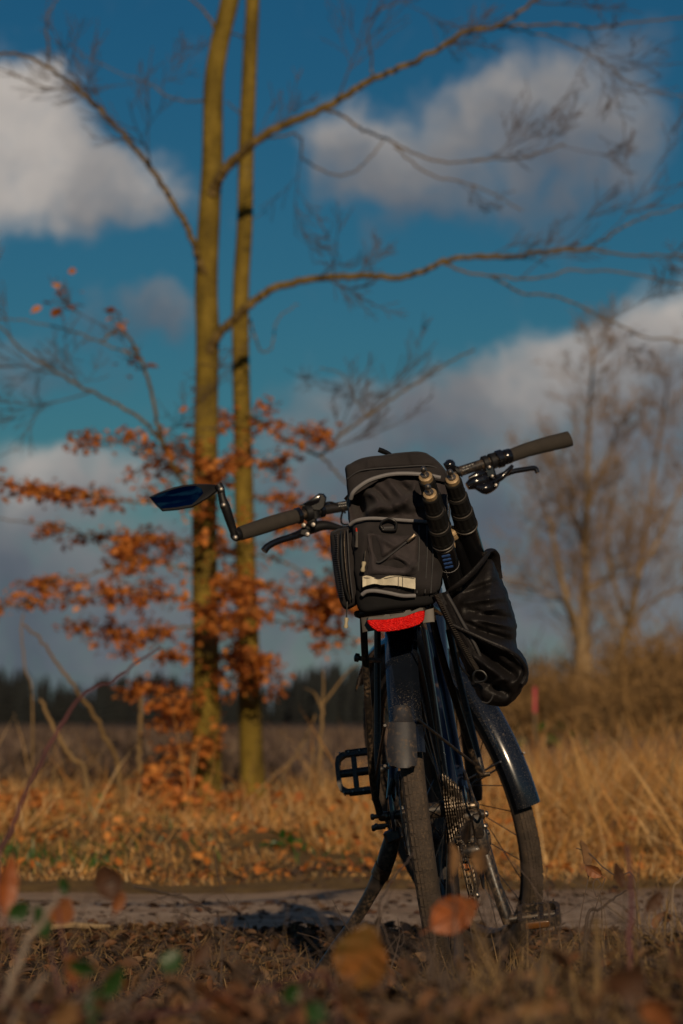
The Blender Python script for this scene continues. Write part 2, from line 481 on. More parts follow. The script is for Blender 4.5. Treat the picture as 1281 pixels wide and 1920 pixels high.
M['conifer'] = mat('conifer_needles', (0.006, 0.009, 0.009), 0.9, var=0.5, scale=0.12)
M['thicket'] = mat('thicket_twigs', (0.13, 0.08, 0.035), 0.9, var=0.3, scale=1, island=[(0.12, 0.068, 0.024), (0.19, 0.11, 0.04), (0.25, 0.145, 0.05)])
M['green'] = mat('bramble_green', (0.035, 0.09, 0.012), 0.45, var=0.35, scale=60, island=[(0.022, 0.065, 0.010), (0.045, 0.12, 0.014), (0.03, 0.08, 0.018)], transl=0.2)
M['brownleaf'] = mat('brown_leaf', (0.24, 0.085, 0.028), 0.55, var=0.35, scale=35, bump=0.3, bscale=120, transl=0.25)
M['rustleaf'] = mat('rust_leaf', (0.30, 0.085, 0.022), 0.5, var=0.3, scale=30, bump=0.3, bscale=120, transl=0.25)
M['tanleaf'] = mat('tan_leaf', (0.26, 0.14, 0.06), 0.6, var=0.35, scale=35, bump=0.3, bscale=120, transl=0.25)
M['darkleaf'] = mat('dark_leaf', (0.07, 0.03, 0.014), 0.6, var=0.35, scale=35, bump=0.3, bscale=120, transl=0.2)
M['patchleaf'] = mat('patchy_leaf', (0.07, 0.06, 0.012), 0.55, col2=(0.36, 0.13, 0.03), scale=34, transl=0.25)
M['greenleaf'] = mat('green_leaf', (0.018, 0.052, 0.009), 0.42, var=0.4, scale=40, bump=0.3, bscale=120, transl=0.2)
M['cane'] = mat('bramble_cane', (0.10, 0.035, 0.035), 0.6, var=0.3, scale=30)
M['palestem'] = mat('pale_dead_stem', (0.26, 0.20, 0.145), 0.8, var=0.3, scale=30, bump=0.4, bscale=100)
M['drystalk'] = mat('dry_stalk', (0.19, 0.12, 0.048), 0.8, var=0.3, scale=8)
M['stick'] = mat('bare_stick', (0.34, 0.24, 0.13), 0.8, var=0.25, scale=30, bump=0.3, bscale=80)
M['pink'] = mat('pink_marker_paint', (0.48, 0.075, 0.085), 0.6, var=0.1)
M['stakewood'] = mat('stake_wood', (0.16, 0.11, 0.06), 0.8, var=0.2)

# ------------------------------------------------------------------ ground
rs = np.random.RandomState(7)


def vnoise(x, y, seed=0):
    """cheap smooth value noise on arrays"""
    xi, yi = np.floor(x).astype(np.int64), np.floor(y).astype(np.int64)
    fx, fy = x - xi, y - yi
    fx, fy = fx * fx * (3 - 2 * fx), fy * fy * (3 - 2 * fy)

    def h(a, b):
        n = (a * 374761393 + b * 668265263 + seed * 1442695041) & 0x7fffffff
        n = ((n ^ (n >> 13)) * 1274126177) & 0x7fffffff
        return ((n ^ (n >> 16)) & 0xffff) / 65535.0
    return (h(xi, yi) * (1 - fx) + h(xi + 1, yi) * fx) * (1 - fy) + (h(xi, yi + 1) * (1 - fx) + h(xi + 1, yi + 1) * fx) * fy


def path_edges(x):
    near = 8.95 + 0.45 * (vnoise(x * 1.3, x * 0, 3) - .5) * 2 + 0.22 * (vnoise(x * 5, x * 0, 4) - .5) + 0.05 * x
    far = 11.2 + 0.5 * (vnoise(x * 0.8, x * 0, 5) - .5) * 2 + 0.05 * x
    return near, far


def gz(x, y):
    x = np.asarray(x, float); y = np.asarray(y, float)
    z = np.zeros_like(x + y)
    near, far = path_edges(x)
    # the verge rises towards the camera, higher on the right
    z = z + (0.215 + 0.05 * sstep(0.1, 0.7, x)) * sstep(6.2, 2.6, y)
    z = z + 0.06 * sstep(0.45, 1.1, x) * sstep(7.6, 5.6, y)
    z = z - 0.3 * sstep(1.4, 0.2, y) * sstep(1.5, 0.5, np.abs(x))
    inp = sstep(near - 0.25, near + 0.15, y) * sstep(far + 0.3, far - 0.2, y)
    z = z + 0.135 * sstep(0.27, 0.5, x) * np.exp(-((y - 5.2) / 0.75) ** 2)
    rough = (1 - inp) * sstep(40, 14, y) * (1 - .8 * sstep(.7, .4, np.abs(x - .2)) * sstep(5.6, 6.2, y) * sstep(8.4, 7.8, y))
    z = z + rough * (0.05 * (vnoise(x * 2.2, y * 2.2, 1) - .5) + 0.022 * (vnoise(x * 8, y * 8, 2) - .5))
    z = z - 0.025 * inp + inp * 0.012 * (vnoise(x * 2.5, y * 2.5, 9) - .5)
    z = z + 0.10 * sstep(12, 15, y) * sstep(60, 20, y) * (0.4 + vnoise(x * .5, y * .5, 6))
    z = z - 0.15 * sstep(20, 60, y)
    return z


def axis(parts):
    out = []
    for a, b, n in parts:
        out += list(np.linspace(a, b, n, endpoint=False))
    return np.array(out)


gx = np.concatenate([-np.geomspace(2500, 3.2, 36), axis([(-3.0, 3.0, 130)]), np.geomspace(3.0, 2500, 36)])
gy = np.concatenate([-np.geomspace(400, 1.0, 14), axis([(-0.5, 2, 12), (2, 13, 210), (13, 30, 90)]), np.geomspace(30, 4000, 46)])
XX, YY = np.meshgrid(gx, gy)
ZZ = gz(XX, YY)
nx, ny = len(gx), len(gy)
idx = np.arange(nx * ny).reshape(ny, nx)
F = np.stack([idx[:-1, :-1].ravel(), idx[:-1, 1:].ravel(), idx[1:, 1:].ravel(), idx[1:, :-1].ravel()], 1)


def ground_material():
    m = bpy.data.materials.new('ground_earth'); m.use_nodes = True
    T = NT(m.node_tree)
    t = T.n('ShaderNodeTexCoord').outputs['Object']
    s = T.n('ShaderNodeSeparateXYZ', ins={0: t})
    n1 = T.n('ShaderNodeTexNoise', ins={'Vector': t, 'Scale': 14.0, 'Detail': 8.0, 'Roughness': 0.7}).outputs[0]
    n2 = T.n('ShaderNodeTexNoise', ins={'Vector': t, 'Scale': 0.5, 'Detail': 4.0}).outputs[0]
    near = T.ramp(n1, [(0.3, (0.018, 0.012, 0.008)), (0.55, (0.055, 0.034, 0.018)), (0.8, (0.10, 0.062, 0.03))])
    grass = T.ramp(n1, [(0.3, (0.10, 0.06, 0.022)), (0.7, (0.25, 0.155, 0.055))])
    field = T.ramp(n2, [(0.3, (0.045, 0.030, 0.024)), (0.7, (0.075, 0.050, 0.034))])
    a = T.n('ShaderNodeMapRange', interpolation_type='SMOOTHSTEP', ins={'Value': s.outputs[1], 'From Min': 9.2, 'From Max': 10.8}).outputs[0]
    b = T.n('ShaderNodeMapRange', interpolation_type='SMOOTHSTEP', ins={'Value': s.outputs[1], 'From Min': 20.0, 'From Max': 27.0}).outputs[0]
    m1 = T.n('ShaderNodeMix', data_type='RGBA', ins={'Factor': a}); T.link(near, m1.inputs['A']); T.link(grass, m1.inputs['B'])
    m2 = T.n('ShaderNodeMix', data_type='RGBA', ins={'Factor': b}); T.link(m1.outputs['Result'], m2.inputs['A']); T.link(field, m2.inputs['B'])
    bp = T.n('ShaderNodeBump', ins={'Strength': 0.7, 'Distance': 0.02, 'Height': n1})
    T.n('ShaderNodeOutputMaterial', ins={0: T.n('ShaderNodeBsdfPrincipled', ins={'Base Color': m2.outputs['Result'], 'Roughness': 0.95, 'Normal': bp.outputs[0], 'Specular IOR Level': 0.2}).outputs[0]})
    return m


g = fast('ground', np.stack([XX.ravel(), YY.ravel(), ZZ.ravel()], 1), F, ground_material(), kind='structure', smooth=True)

# sandy track, a sheet of its own a few millimetres above the earth
px_ = axis([(-60, -4, 40), (-4, 4, 200), (4, 60, 40)])
Vp, Fp = [], []
NR = 26
near, far = path_edges(px_)
for j in range(NR + 1):
    yy = near + (far - near) * j / NR
    Vp.append(np.stack([px_, yy, gz(px_, yy) + 0.005], 1))
Vp = np.concatenate(Vp)
idx = np.arange(len(px_) * (NR + 1)).reshape(NR + 1, len(px_))
Fp = np.stack([idx[:-1, :-1].ravel(), idx[:-1, 1:].ravel(), idx[1:, 1:].ravel(), idx[1:, :-1].ravel()], 1)
m = bpy.data.materials.new('sandy_track'); m.use_nodes = True
T = NT(m.node_tree)
t = T.n('ShaderNodeTexCoord').outputs['Object']
mp = T.n('ShaderNodeMapping', ins={'Vector': t, 'Scale': (0.6, 1.6, 1)}).outputs[0]
n1 = T.n('ShaderNodeTexNoise', ins={'Vector': mp, 'Scale': 3.2, 'Detail': 10.0, 'Roughness': 0.7}).outputs[0]
n2 = T.n('ShaderNodeTexNoise', ins={'Vector': t, 'Scale': 60.0, 'Detail': 4.0}).outputs[0]
c1 = T.ramp(n1, [(0.30, (0.09, 0.055, 0.03)), (0.40, (0.28, 0.195, 0.135)), (0.55, (0.46, 0.345, 0.255))])
sp = T.n('ShaderNodeSeparateXYZ', ins={0: t})
fy = T.n('ShaderNodeMapRange', interpolation_type='SMOOTHSTEP', ins={'Value': T.math('ADD', sp.outputs[1], T.math('MULTIPLY', n1, 1.6)), 'From Min': 11.0, 'From Max': 12.5}).outputs[0]
mx = T.n('ShaderNodeMix', data_type='RGBA', ins={'Factor': fy}); T.link(c1, mx.inputs['A']); mx.inputs['B'].default_value = (0.20, 0.115, 0.058, 1)
bp = T.n('ShaderNodeBump', ins={'Strength': 0.8, 'Distance': 0.03, 'Height': T.math('ADD', T.math('MULTIPLY', n2, 0.4), n1)})
T.n('ShaderNodeOutputMaterial', ins={0: T.n('ShaderNodeBsdfPrincipled', ins={'Base Color': mx.outputs['Result'], 'Roughness': 0.95, 'Normal': bp.outputs[0], 'Specular IOR Level': 0.2}).outputs[0]})
fast('path', Vp, Fp, m, kind='structure', smooth=True)


# ------------------------------------------------------------------ scatter tools
def scatter(tv, tf, pos, yaw, pitch, roll, scale):
    """copies of a small template (n,3) placed with euler angles; returns V, F"""
    tv = np.asarray(tv, float); tf = np.asarray(tf)
    N = len(pos)
    cz, sz, cx_, sx, cy_, sy = np.cos(yaw), np.sin(yaw), np.cos(pitch), np.sin(pitch), np.cos(roll), np.sin(roll)
    R = np.empty((N, 3, 3))
    R[:, 0, 0] = cz * cy_ - sz * sx * sy; R[:, 0, 1] = -sz * cx_; R[:, 0, 2] = cz * sy + sz * sx * cy_
    R[:, 1, 0] = sz * cy_ + cz * sx * sy; R[:, 1, 1] = cz * cx_;  R[:, 1, 2] = sz * sy - cz * sx * cy_
    R[:, 2, 0] = -cx_ * sy;               R[:, 2, 1] = sx;        R[:, 2, 2] = cx_ * cy_
    sc = np.asarray(scale, float)
    if sc.ndim == 1:
        sc = np.repeat(sc[:, None], 3, 1)
    V = np.einsum('nij,nkj->nki', R, tv[None] * sc[:, None, :]) + pos[:, None, :]
    Fo = tf[None] + (np.arange(N) * len(tv))[:, None, None]
    return V.reshape(-1, 3), Fo.reshape(-1, tf.shape[1])


# a small dry leaf, 1 unit long along +y
LEAF_V = [(0, 0, 0), (-.27, .25, .07), (0, .27, 0), (.27, .25, .07), (-.33, .52, .08), (0, .54, -.02), (.33, .52, .08), (-.2, .8, .03), (0, .8, -.07), (.2, .8, .03), (0, 1.03, -.12)]
LEAF_F = [(0, 2, 1, 1), (0, 3, 2, 2), (1, 2, 5, 4), (2, 3, 6, 5), (4, 5, 8, 7), (5, 6, 9, 8), (7, 8, 10, 10), (8, 9, 10, 10)]
LEAF_T = []
for f in LEAF_F:
    q = list(dict.fromkeys(f))
    LEAF_T.append(q[:3])
    if len(q) == 4:
        LEAF_T.append([q[0], q[2], q[3]])
# grass blade bending over, 1 unit tall, width .03
BL = [(-.5, 0, 0), (.5, 0, 0), (-.42, .05, .35), (.42, .05, .35), (-.3, .18, .68), (.3, .18, .68), (0, .42, .95)]
BLADE_V = np.array([(x, y, z) for x, y, z in BL])
BLADE_T = [(0, 1, 3), (0, 3, 2), (2, 3, 5), (2, 5, 4), (4, 5, 6)]


def blades(pos, h, w, rnd, lean=0.35):
    N = len(pos)
    sc = np.stack([w, h * rnd.uniform(.4, 1.3, N), h], 1)
    return scatter(BLADE_V, BLADE_T, pos, rnd.uniform(0, 6.283, N), rnd.normal(0, lean, N), rnd.normal(0, lean, N), sc)


def on_ground(x, y, dz=0.0):
    return np.stack([x, y, gz(x, y) + dz], 1)


# ------------------------------------------------------------------ bicycle
# local frame of the bicycle: x = right, y = forward, z = up in the plane of the wheels
YAW, LEAN, STEER = math.radians(5.0), math.radians(7.0), math.radians(29.5)
BX, BY, BZ = 0.207, 6.5, 0.0
BROT = (0, -LEAN, -YAW)
BM = Matrix.Translation((BX, BY, BZ)) @ Matrix.Rotation(-YAW, 4, 'Z') @ Matrix.Rotation(-LEAN, 4, 'Y')
BMI = BM.inverted()
CAML = BMI @ Vector((0, 0, CAMH))


def B(px, py, u):
    """point of the bicycle's frame at forward station u that shows at a pixel"""
    q = BMI @ P(px, py, 6.5)
    d = q - CAML
    return CAML + d * ((u - CAML.y) / d.y)


def BL(pts):
    """[(px, py, u)...] -> local points"""
    return [B(*p) for p in pts]


bike = empty('bicycle', (BX, BY, BZ), BROT)
tag(bike, 'dark blue trekking bicycle leaning on its kickstand beside the track', 'bicycle')

RW, TR = 0.353, 0.0215
AXR = Vector((0, 0, RW))
AXF = Vector((0, 1.10, RW))
SAX = Vector((0, -math.cos(math.radians(70)), math.sin(math.radians(70))))
SPT = Vector((0, 1.0577, 0.3376))
SM = Matrix.Translation(SPT) @ Matrix.Rotation(STEER, 4, SAX) @ Matrix.Translation(-SPT)
AXS = SM @ AXF
SM = Matrix.Translation(AXS) @ Matrix.Rotation(math.radians(-3.0), 4, 'Y') @ Matrix.Translation(-AXS) @ SM
ID = Matrix.Identity(4)


def ring(mb, c, prof, X, n=72, a0=0.0, a1=2 * math.pi, closed=True):
    """profile [(radius, x)...] swept round the x axis through c, then transformed by X"""
    m = len(prof)
    full = abs(a1 - a0 - 2 * math.pi) < 1e-6
    k = n if full else n + 1
    vs, fs = [], []
    for i in range(k):
        a = a0 + (a1 - a0) * i / n
        for r, x in prof:
            vs.append(X @ Vector((c.x + x, c.y + math.cos(a) * r, c.z + math.sin(a) * r)))
    for i in range(n):
        i2 = (i + 1) % k
        for j in range(m if closed else m - 1):
            j2 = (j + 1) % m
            fs.append((i * m + j, i2 * m + j, i2 * m + j2, i * m + j2))
    if not full and closed:
        fs.append(tuple(range(m)))
        fs.append(tuple((k - 1) * m + j for j in range(m - 1, -1, -1)))
    mb.add(vs, fs)


def wheel(name, c, X, disc_side=-1):
    rim = MB()
    ring(rim, c, [(.322, -.013), (.325, -.011), (.325, .011), (.322, .013), (.303, .012), (.297, .006), (.297, -.006), (.303, -.012)], X)
    rim = rim.build(name, M['blackpaint'], bike)
    ty = MB()
    prof = []
    for k in range(20):
        a = 2 * math.pi * k / 20
        r = TR
        x = math.sin(a) * r * 1.0
        prof.append((.3315 + math.cos(a) * r, x))
    ring(ty, c, prof, X, n=110)
    # raised tread: narrow ribs and shoulder blocks
    for off in (-.0135, -.0065, 0.0, .0065, .0135):
        rr = .3315 + math.sqrt(TR ** 2 - off ** 2)
        nb = 96
        for i in range(nb):
            a0 = 2 * math.pi * (i + (0.5 if off else 0)) / nb
            a1 = a0 + 2 * math.pi / nb * 0.78
            hw = .0024
            ring(ty, c, [(rr - .001, off - hw), (rr + .0013, off - hw), (rr + .0013, off + hw), (rr - .001, off + hw)], X, n=1, a0=a0, a1=a1)
    ty.build('tyre', M['rubber'], rim)
    hub = MB()
    hub.lathe(X @ (c + Vector((-.062, 0, 0))), X @ (c + Vector((.062, 0, 0))), [(0, .008), (.02, .010), (.022, .026), (.027, .027), (.031, .015), (.09, .015), (.094, .024), (.099, .024), (.101, .010), (.124, .009)], 20)
    hub.build('hub', M['blackpaint'], rim)
    sp = MB()
    for i in range(32):
        a = 2 * math.pi * i / 32
        side = -1 if i % 2 else 1
        tw = (1 if (i // 2) % 2 else -1) * 1.15
        h = Vector((c.x + side * .033, c.y + math.cos(a + tw) * .024, c.z + math.sin(a + tw) * .024))
        r = Vector((c.x, c.y + math.cos(a) * .299, c.z + math.sin(a) * .299))
        sp.tube([X @ h, X @ r], .0011, 5)
    sp.build('spokes', M['spoke'], rim)
    d = MB()
    for i in range(36):
        a0 = 2 * math.pi * i / 36
        ring(d, c, [(.066, disc_side * .046), (.080, disc_side * .046), (.080, disc_side * .0482), (.066, disc_side * .0482)], X, n=1, a0=a0, a1=a0 + 2 * math.pi / 36 * .86)
    ring(d, c, [(.070, disc_side * .0462), (.0765, disc_side * .0462), (.0765, disc_side * .048), (.070, disc_side * .048)], X, n=36)
    for i in range(6):
        a = 2 * math.pi * i / 6
        d.tube([X @ (c + Vector((disc_side * .047, math.cos(a) * .02, math.sin(a) * .02))), X @ (c + Vector((disc_side * .047, math.cos(a + .35) * .072, math.sin(a + .35) * .072)))], .003, 5)
    d.build('brake_disc', M['steel'], rim)
    return rim


wheel('rear_wheel', AXR, ID)
wheel('front_wheel', AXF, SM)

# frame
bb = Vector((0, .445, .276))
ht0 = SPT + SAX * 0.46
ht1 = SPT + SAX * 0.63
st1 = Vector((0, .26, .80))
fr = MB()
fr.tube([ht0 - SAX * .02, ht1 + SAX * .02], .027, 16)
fr.tube(catmull([bb + Vector((0, .01, .01)), (ht0 + bb) / 2 + Vector((0, .01, -.012)), ht0 + SAX * .035], 6), [.030, .031, .028], 16)
fr.tube([st1, ht1 - SAX * .03], [.021, .023], 16)
fr.tube([bb, st1], [.021, .019], 16)
fr.lathe(bb - Vector((.04, 0, 0)), bb + Vector((.04, 0, 0)), [(0, .026), (.01, .031), (.07, .031), (.08, .026)], 20)
for s in (-1, 1):
    fr.tube(catmull([bb + Vector((s * .03, -.02, 0)), Vector((s * .050, .28, .30)), Vector((s * .066, .10, .33)), AXR + Vector((s * .069, .012, 0))], 5), [.013, .012, .010], 12)
    fr.tube(catmull([st1 + Vector((s * .018, .03, -.02)), Vector((s * .040, .19, .66)), Vector((s * .060, .06, .45)), AXR + Vector((s * .069, .0, .03))], 5), [.010, .010, .009], 12)
    fr.box(AXR + Vector((s * .069, 0, .005)), (.0045, 0, 0), (0, .018, 0), (0, 0, .034), .3)
fr.build('frame', M['navy'], bike)
sp_ = MB(); sp_.tube([st1 - Vector((0, -.01, .06)), Vector((0, .215, .925))], .0145, 14); sp_.build('seat_post', M['blackpaint'], bike)
sad = MB()
vs, fs = [], []
NS, NU = 14, 16
for i in range(NS + 1):
    t = i / NS
    y = .08 + .27 * t
    wd = .078 * (1 - sstep(.15, .75, t)) + .019
    wd *= math.sqrt(max(0.05, 1 - (max(0, .12 - t) / .13) ** 2)) * math.sqrt(max(.05, 1 - (max(0, t - .93) / .075) ** 2))
    zc = .958 - .012 * math.sin(t * 3.1) + .012 * (1 - t)
    for k in range(NU):
        a = 2 * math.pi * k / NU
        vs.append((math.cos(a) * wd, y, zc + (math.sin(a) * .016 if math.sin(a) > 0 else math.sin(a) * .028)))
for i in range(NS):
    for k in range(NU):
        k2 = (k + 1) % NU
        fs.append((i * NU + k, i * NU + k2, (i + 1) * NU + k2, (i + 1) * NU + k))
fs.append(tuple(range(NU))); fs.append(tuple(NS * NU + k for k in range(NU)))
sad.add(vs, fs)
sad = sad.build('saddle', M['plastic'], bike)
rl = MB()
for s in (-1, 1):
    rl.tube(catmull([(s * .045, .11, .935), (s * .022, .18, .918), (s * .022, .25, .918), (s * .01, .32, .945)], 4), .0035, 8)
rl.box((0, .215, .92), (.024, 0, 0), (0, .02, 0), (0, 0, .01), .3)
rl.build('saddle_rail', M['dsteel'], sad)

# fork (turned with the bars)
fk = MB()
crown = SPT + SAX * .425
for s in (-1, 1):
    off = Vector((s * .064, 0, 0))
    fk.tube([SM @ (AXF + off + Vector((0, .006, -.022))), SM @ (AXF + off), SM @ (crown - SAX * .19 + off + Vector((0, .012, 0))), SM @ (crown - SAX * .16 + off)], [.011, .0165, .0185, .0175], 14)
    fk.tube([SM @ (crown - SAX * .17 + off), SM @ (crown + off)], .0145, 12)
fk.box(SM @ crown, SM.to_3x3() @ Vector((.083, 0, 0)), SM.to_3x3() @ Vector((0, .024, 0)), SM.to_3x3() @ (SAX * .019), .35)
fk.tube([SM @ (crown + SAX * .01), SM @ ht0], .018, 12)
fk.build('fork', M['blackpaint'], bike)
st = MB()
top = SPT + SAX * .675
barc = B(757, 913, .83)
st.tube([ht1 + SAX * .01, top], .018, 14)
st.tube([top - SAX * .008, barc], [.020, .018, .020], 14)
st.build('stem', M['blackpaint'], bike)


# fenders
def fender(name, c, X, a0, a1, R, hw):
    f = MB()
    prof = []
    for k in range(13):
        t = -1 + 2 * k / 12
        prof.append((R - .013 * abs(t) ** 3.2, hw * t * (1 - .03 * abs(t))))
    inner = [(r - .0022, x * .955) for r, x in reversed(prof)]
    ring(f, c, prof + inner, X, n=48, a0=a0, a1=a1)
    return f.build(name, M['fender'], bike)


rf = fender('rear_fender', AXR, ID, math.radians(66), math.radians(163), .388, .0305)
ff = fender('front_fender', AXF, SM, math.radians(52), math.radians(188), .383, .029)
# rear mud flap, hanging a little off the wheel
fl = MB()
vs, fs = [], []
rows = [(1322, 741, 766), (1331, 738, 771), (1352, 736, 775), (1354, 729, 779), (1395, 725, 782), (1425, 727, 783), (1436, 731, 781), (1440, 740, 772)]
for j, (yy, xl, xr) in enumerate(rows):
    u = -.388 * math.cos(math.asin(max(-1, min(1, (B(752, yy, -.38).z - RW) / .4)))) - .008 - .004 * j / 7 - (.003 if j > 2 else 0)
    for k in range(7):
        t = k / 6
        p = B(xl + (xr - xl) * t, yy, u + .012 * abs(2 * t - 1) ** 3)
        vs.append(p)
    for k in range(7):
        t = k / 6
        vs.append(B(xl + (xr - xl) * t, yy, u + .012 * abs(2 * t - 1) ** 3 + .003))
for j in range(len(rows) - 1):
    for k in range(6):
        a = j * 14 + k
        fs.append((a, a + 1, a + 15, a + 14))
        fs.append((a + 7, a + 21, a + 22, a + 8))
for j in range(len(rows) - 1):
    a = j * 14
    fs.append((a, a + 14, a + 21, a + 7)); fs.append((a + 6, a + 13, a + 27, a + 20))
fs.append(tuple(range(0, 7)) + tuple(range(13, 6, -1)))
e = (len(rows) - 1) * 14
fs.append(tuple(range(e + 6, e - 1, -1)) + tuple(range(e + 7, e + 14)))
fl.add(vs, fs)
fl = fl.build('mud_flap', M['flap'], rf)
for (a, b_) in (((782, 1348, -.37), (899, 1440, -.01)), ((722, 1360, -.37), (703, 1470, -.01)), ((722, 1436, -.36), (728, 1440, -.20))):
    w_ = MB(); w_.tube([B(*a), B(*b_)], .0028, 7); w_.build('fender_stay', M['blackpaint'], rf)
for s in (-1, 1):
    w_ = MB(); w_.tube([SM @ (AXF + Vector((s * .06, 0, .015))), SM @ (AXF + Vector((s * .029, -.372, .055)))], .0022, 7); w_.build('fender_stay', M['steel'], ff)

# rack
rack = MB()
zt = B(745, 1148, -.2).z
loop = [(-.062, .08, zt), (-.062, -.30, zt), (-.055, -.345, zt), (0, -.36, zt), (.055, -.345, zt), (.062, -.30, zt), (.062, .08, zt)]
rack.tube(catmull(loop, 5), .0065, 10)
for yy in (-.28, -.16, -.04, .06):
    rack.tube([(-.062, yy, zt), (.062, yy, zt)], .0045, 8)
for s in (-.022, .022):
    rack.tube([(s, .08, zt), (s, -.34, zt)], .004, 8)
rack.tube(catmull([(-.03, .07, zt), (-.028, .17, zt + .01), (-.02, .24, zt + .02)], 4), .005, 8)
rack.tube(catmull([(.03, .07, zt), (.028, .17, zt + .01), (.02, .24, zt + .02)], 4), .005, 8)
rack = rack.build('rear_rack', M['blackpaint'], bike)
for pts in ([(681, 1150, -.27), (684, 1220, -.23), (691, 1330, -.16), (697, 1440, -.06), (703, 1490, -.03), (709, 1512, -.015), (712, 1526, -.01)],
            [(708, 1180, .02), (708, 1250, .02), (708, 1400, .01), (706, 1480, 0), (703, 1500, -.01)],
            [(806, 1135, -.27), (818, 1190, -.24), (838, 1262, -.18), (866, 1350, -.10), (888, 1420, -.04), (903, 1452, -.01)],
            [(842, 1180, .02), (858, 1260, .02), (880, 1350, .015), (897, 1420, .0), (904, 1448, -.008)]):
    k = MB(); k.tube(catmull(BL(pts), 4), .0066, 10); k.build('rack_leg', M['blackpaint'], rack)
br_ = MB(); br_.tube(BL([(668, 1233, -.2), (690, 1237, -.2), (712, 1239, .02)]), .0045, 8); br_.lathe(B(664, 1232, -.2), B(676, 1234, -.2), [(0, .003), (.002, .008), (.009, .008), (.0105, .004)], 10)
br_.build('rack_hook', M['blackpaint'], rack)
for a in ((705, 1531, -.01), (712, 1549, -.01), (707, 1552, -.01), (903, 1453, .0)):
    bo = MB(); c0 = B(*a); bo.lathe(c0 - Vector((.010, 0, 0)), c0 + Vector((.016, 0, 0)), [(0, .0045), (.002, .006), (.006, .006), (.007, .0042), (.026, .0042)], 8); bo.build('bolt', M['dsteel'], rack)
# flat plate between the rack legs that carries the lamp
bp_ = MB(); bp_.plate(BL([(677, 1158, -.372), (690, 1156, -.372), (800, 1143, -.372), (813, 1140, -.372), (815, 1166, -.372), (800, 1168, -.372), (690, 1184, -.372), (680, 1186, -.372)]), (0, .006, 0))
bp_.build('lamp_plate', M['lamphouse'], rack)

# rear lamp
lo = [(688, 1163), (700, 1161), (722, 1161), (740, 1158), (760, 1155), (775, 1149), (790, 1144), (795.5, 1143), (797, 1152), (795, 1163), (788, 1170), (770, 1177), (748, 1182), (725, 1185), (708, 1184), (697, 1177), (690, 1168)]
lens = MB()
cen = (742, 1166)
prof = [(1.0, 0), (1.0, -.0145), (.975, -.0165), (.9, -.0175), (.5, -.0185), (.15, -.019)]
vs, fs = [], []
n = len(lo)
for k, du in prof:
    for x, y in lo:
        vs.append(B(cen[0] + (x - cen[0]) * k, cen[1] + (y - cen[1]) * k, -.385 + du))
for i in range(len(prof) - 1):
    for j in range(n):
        j2 = (j + 1) % n
        fs.append((i * n + j, (i + 1) * n + j, (i + 1) * n + j2, i * n + j2))
fs.append(tuple((len(prof) - 1) * n + j for j in range(n)))
fs.append(tuple(range(n)))
lens.add(vs, fs)
lamp = lens.build('rear_light', M['lens'], bike)
tag_l = lamp
hs = MB()
up = [(686, 1163), (688, 1158), (715, 1156), (721, 1152), (729, 1152), (731, 1156), (758, 1149), (762, 1144), (770, 1143), (773, 1146), (790, 1139), (796, 1139), (797, 1144), (790, 1145), (775, 1150), (760, 1156), (740, 1159), (722, 1162), (700, 1162)]
hs.plate(BL([(x, y, -.404) for x, y in up]), (0, .03, 0))
hs.build('lamp_housing', M['lamphouse'], lamp)
cb = MB(); cb.tube(catmull(BL([(784, 1172, -.38), (790, 1178, -.38), (797, 1210, -.36), (803, 1250, -.32), (812, 1300, -.2), (822, 1400, -.1), (838, 1480, -.06)]), 5), .0016, 6); cb.build('lamp_cable', M['plastic'], lamp)

# drivetrain
cas = MB(); cas.lathe((.030, 0, RW), (.074, 0, RW), [(0, .02), (.044, .019)], 16)
cas = cas.build('cassette', M['dsteel'], bike)
for i in range(9):
    R = .068 - i * .0052
    x = .034 + i * .0042
    nt = int(R * 2 * math.pi / .0127)
    s_ = MB()
    prof = []
    for k in range(nt * 4):
        a = 2 * math.pi * k / (nt * 4)
        rr = R + (.0028 if k % 4 in (0, 1) else -.0022)
        prof.append((x, math.cos(a) * rr, RW + math.sin(a) * rr))
    s_.plate(prof, (.0018, 0, 0), .1)
    s_.build('sprocket', M['dsteel'], cas, smooth=False)
cr = MB()
prof = []
for k in range(44 * 4):
    a = 2 * math.pi * k / 176
    rr = .089 + (.0028 if k % 4 in (0, 1) else -.0022)
    prof.append((.046, bb.y + math.cos(a) * rr, bb.z + math.sin(a) * rr))
cr.plate(prof, (.003, 0, 0), .1)
cr.build('chainring', M['dsteel'], bike, smooth=False)
cg = MB(); ring(cg, bb, [(.097, .058), (.099, .061), (.080, .0615), (.078, .0585)], ID, n=48); cg.build('chain_guard', M['plastic'], bike)


def crank(s, up, name='crank_arm'):
    c = MB()
    tip = bb + Vector((s * .098, .012 * up, .163 * up))
    c.tube([bb + Vector((s * .055, 0, -.012 * up)), bb + Vector((s * .070, 0, .02 * up)), bb + Vector((s * .086, .006 * up, .10 * up)), tip - Vector((0, 0, .01 * up)), tip + Vector((0, 0, .010 * up))], [.012, .016, .0115, .0125, .008], 14)
    c.lathe(bb + Vector((s * .03, 0, 0)), bb + Vector((s * .086, 0, 0)), [(0, .014), (.03, .018), (.05, .018), (.056, .012)], 16)
    c.build(name, M['blackpaint'], bike)
    return tip


tl, trr = crank(-1, 1), crank(1, -1)


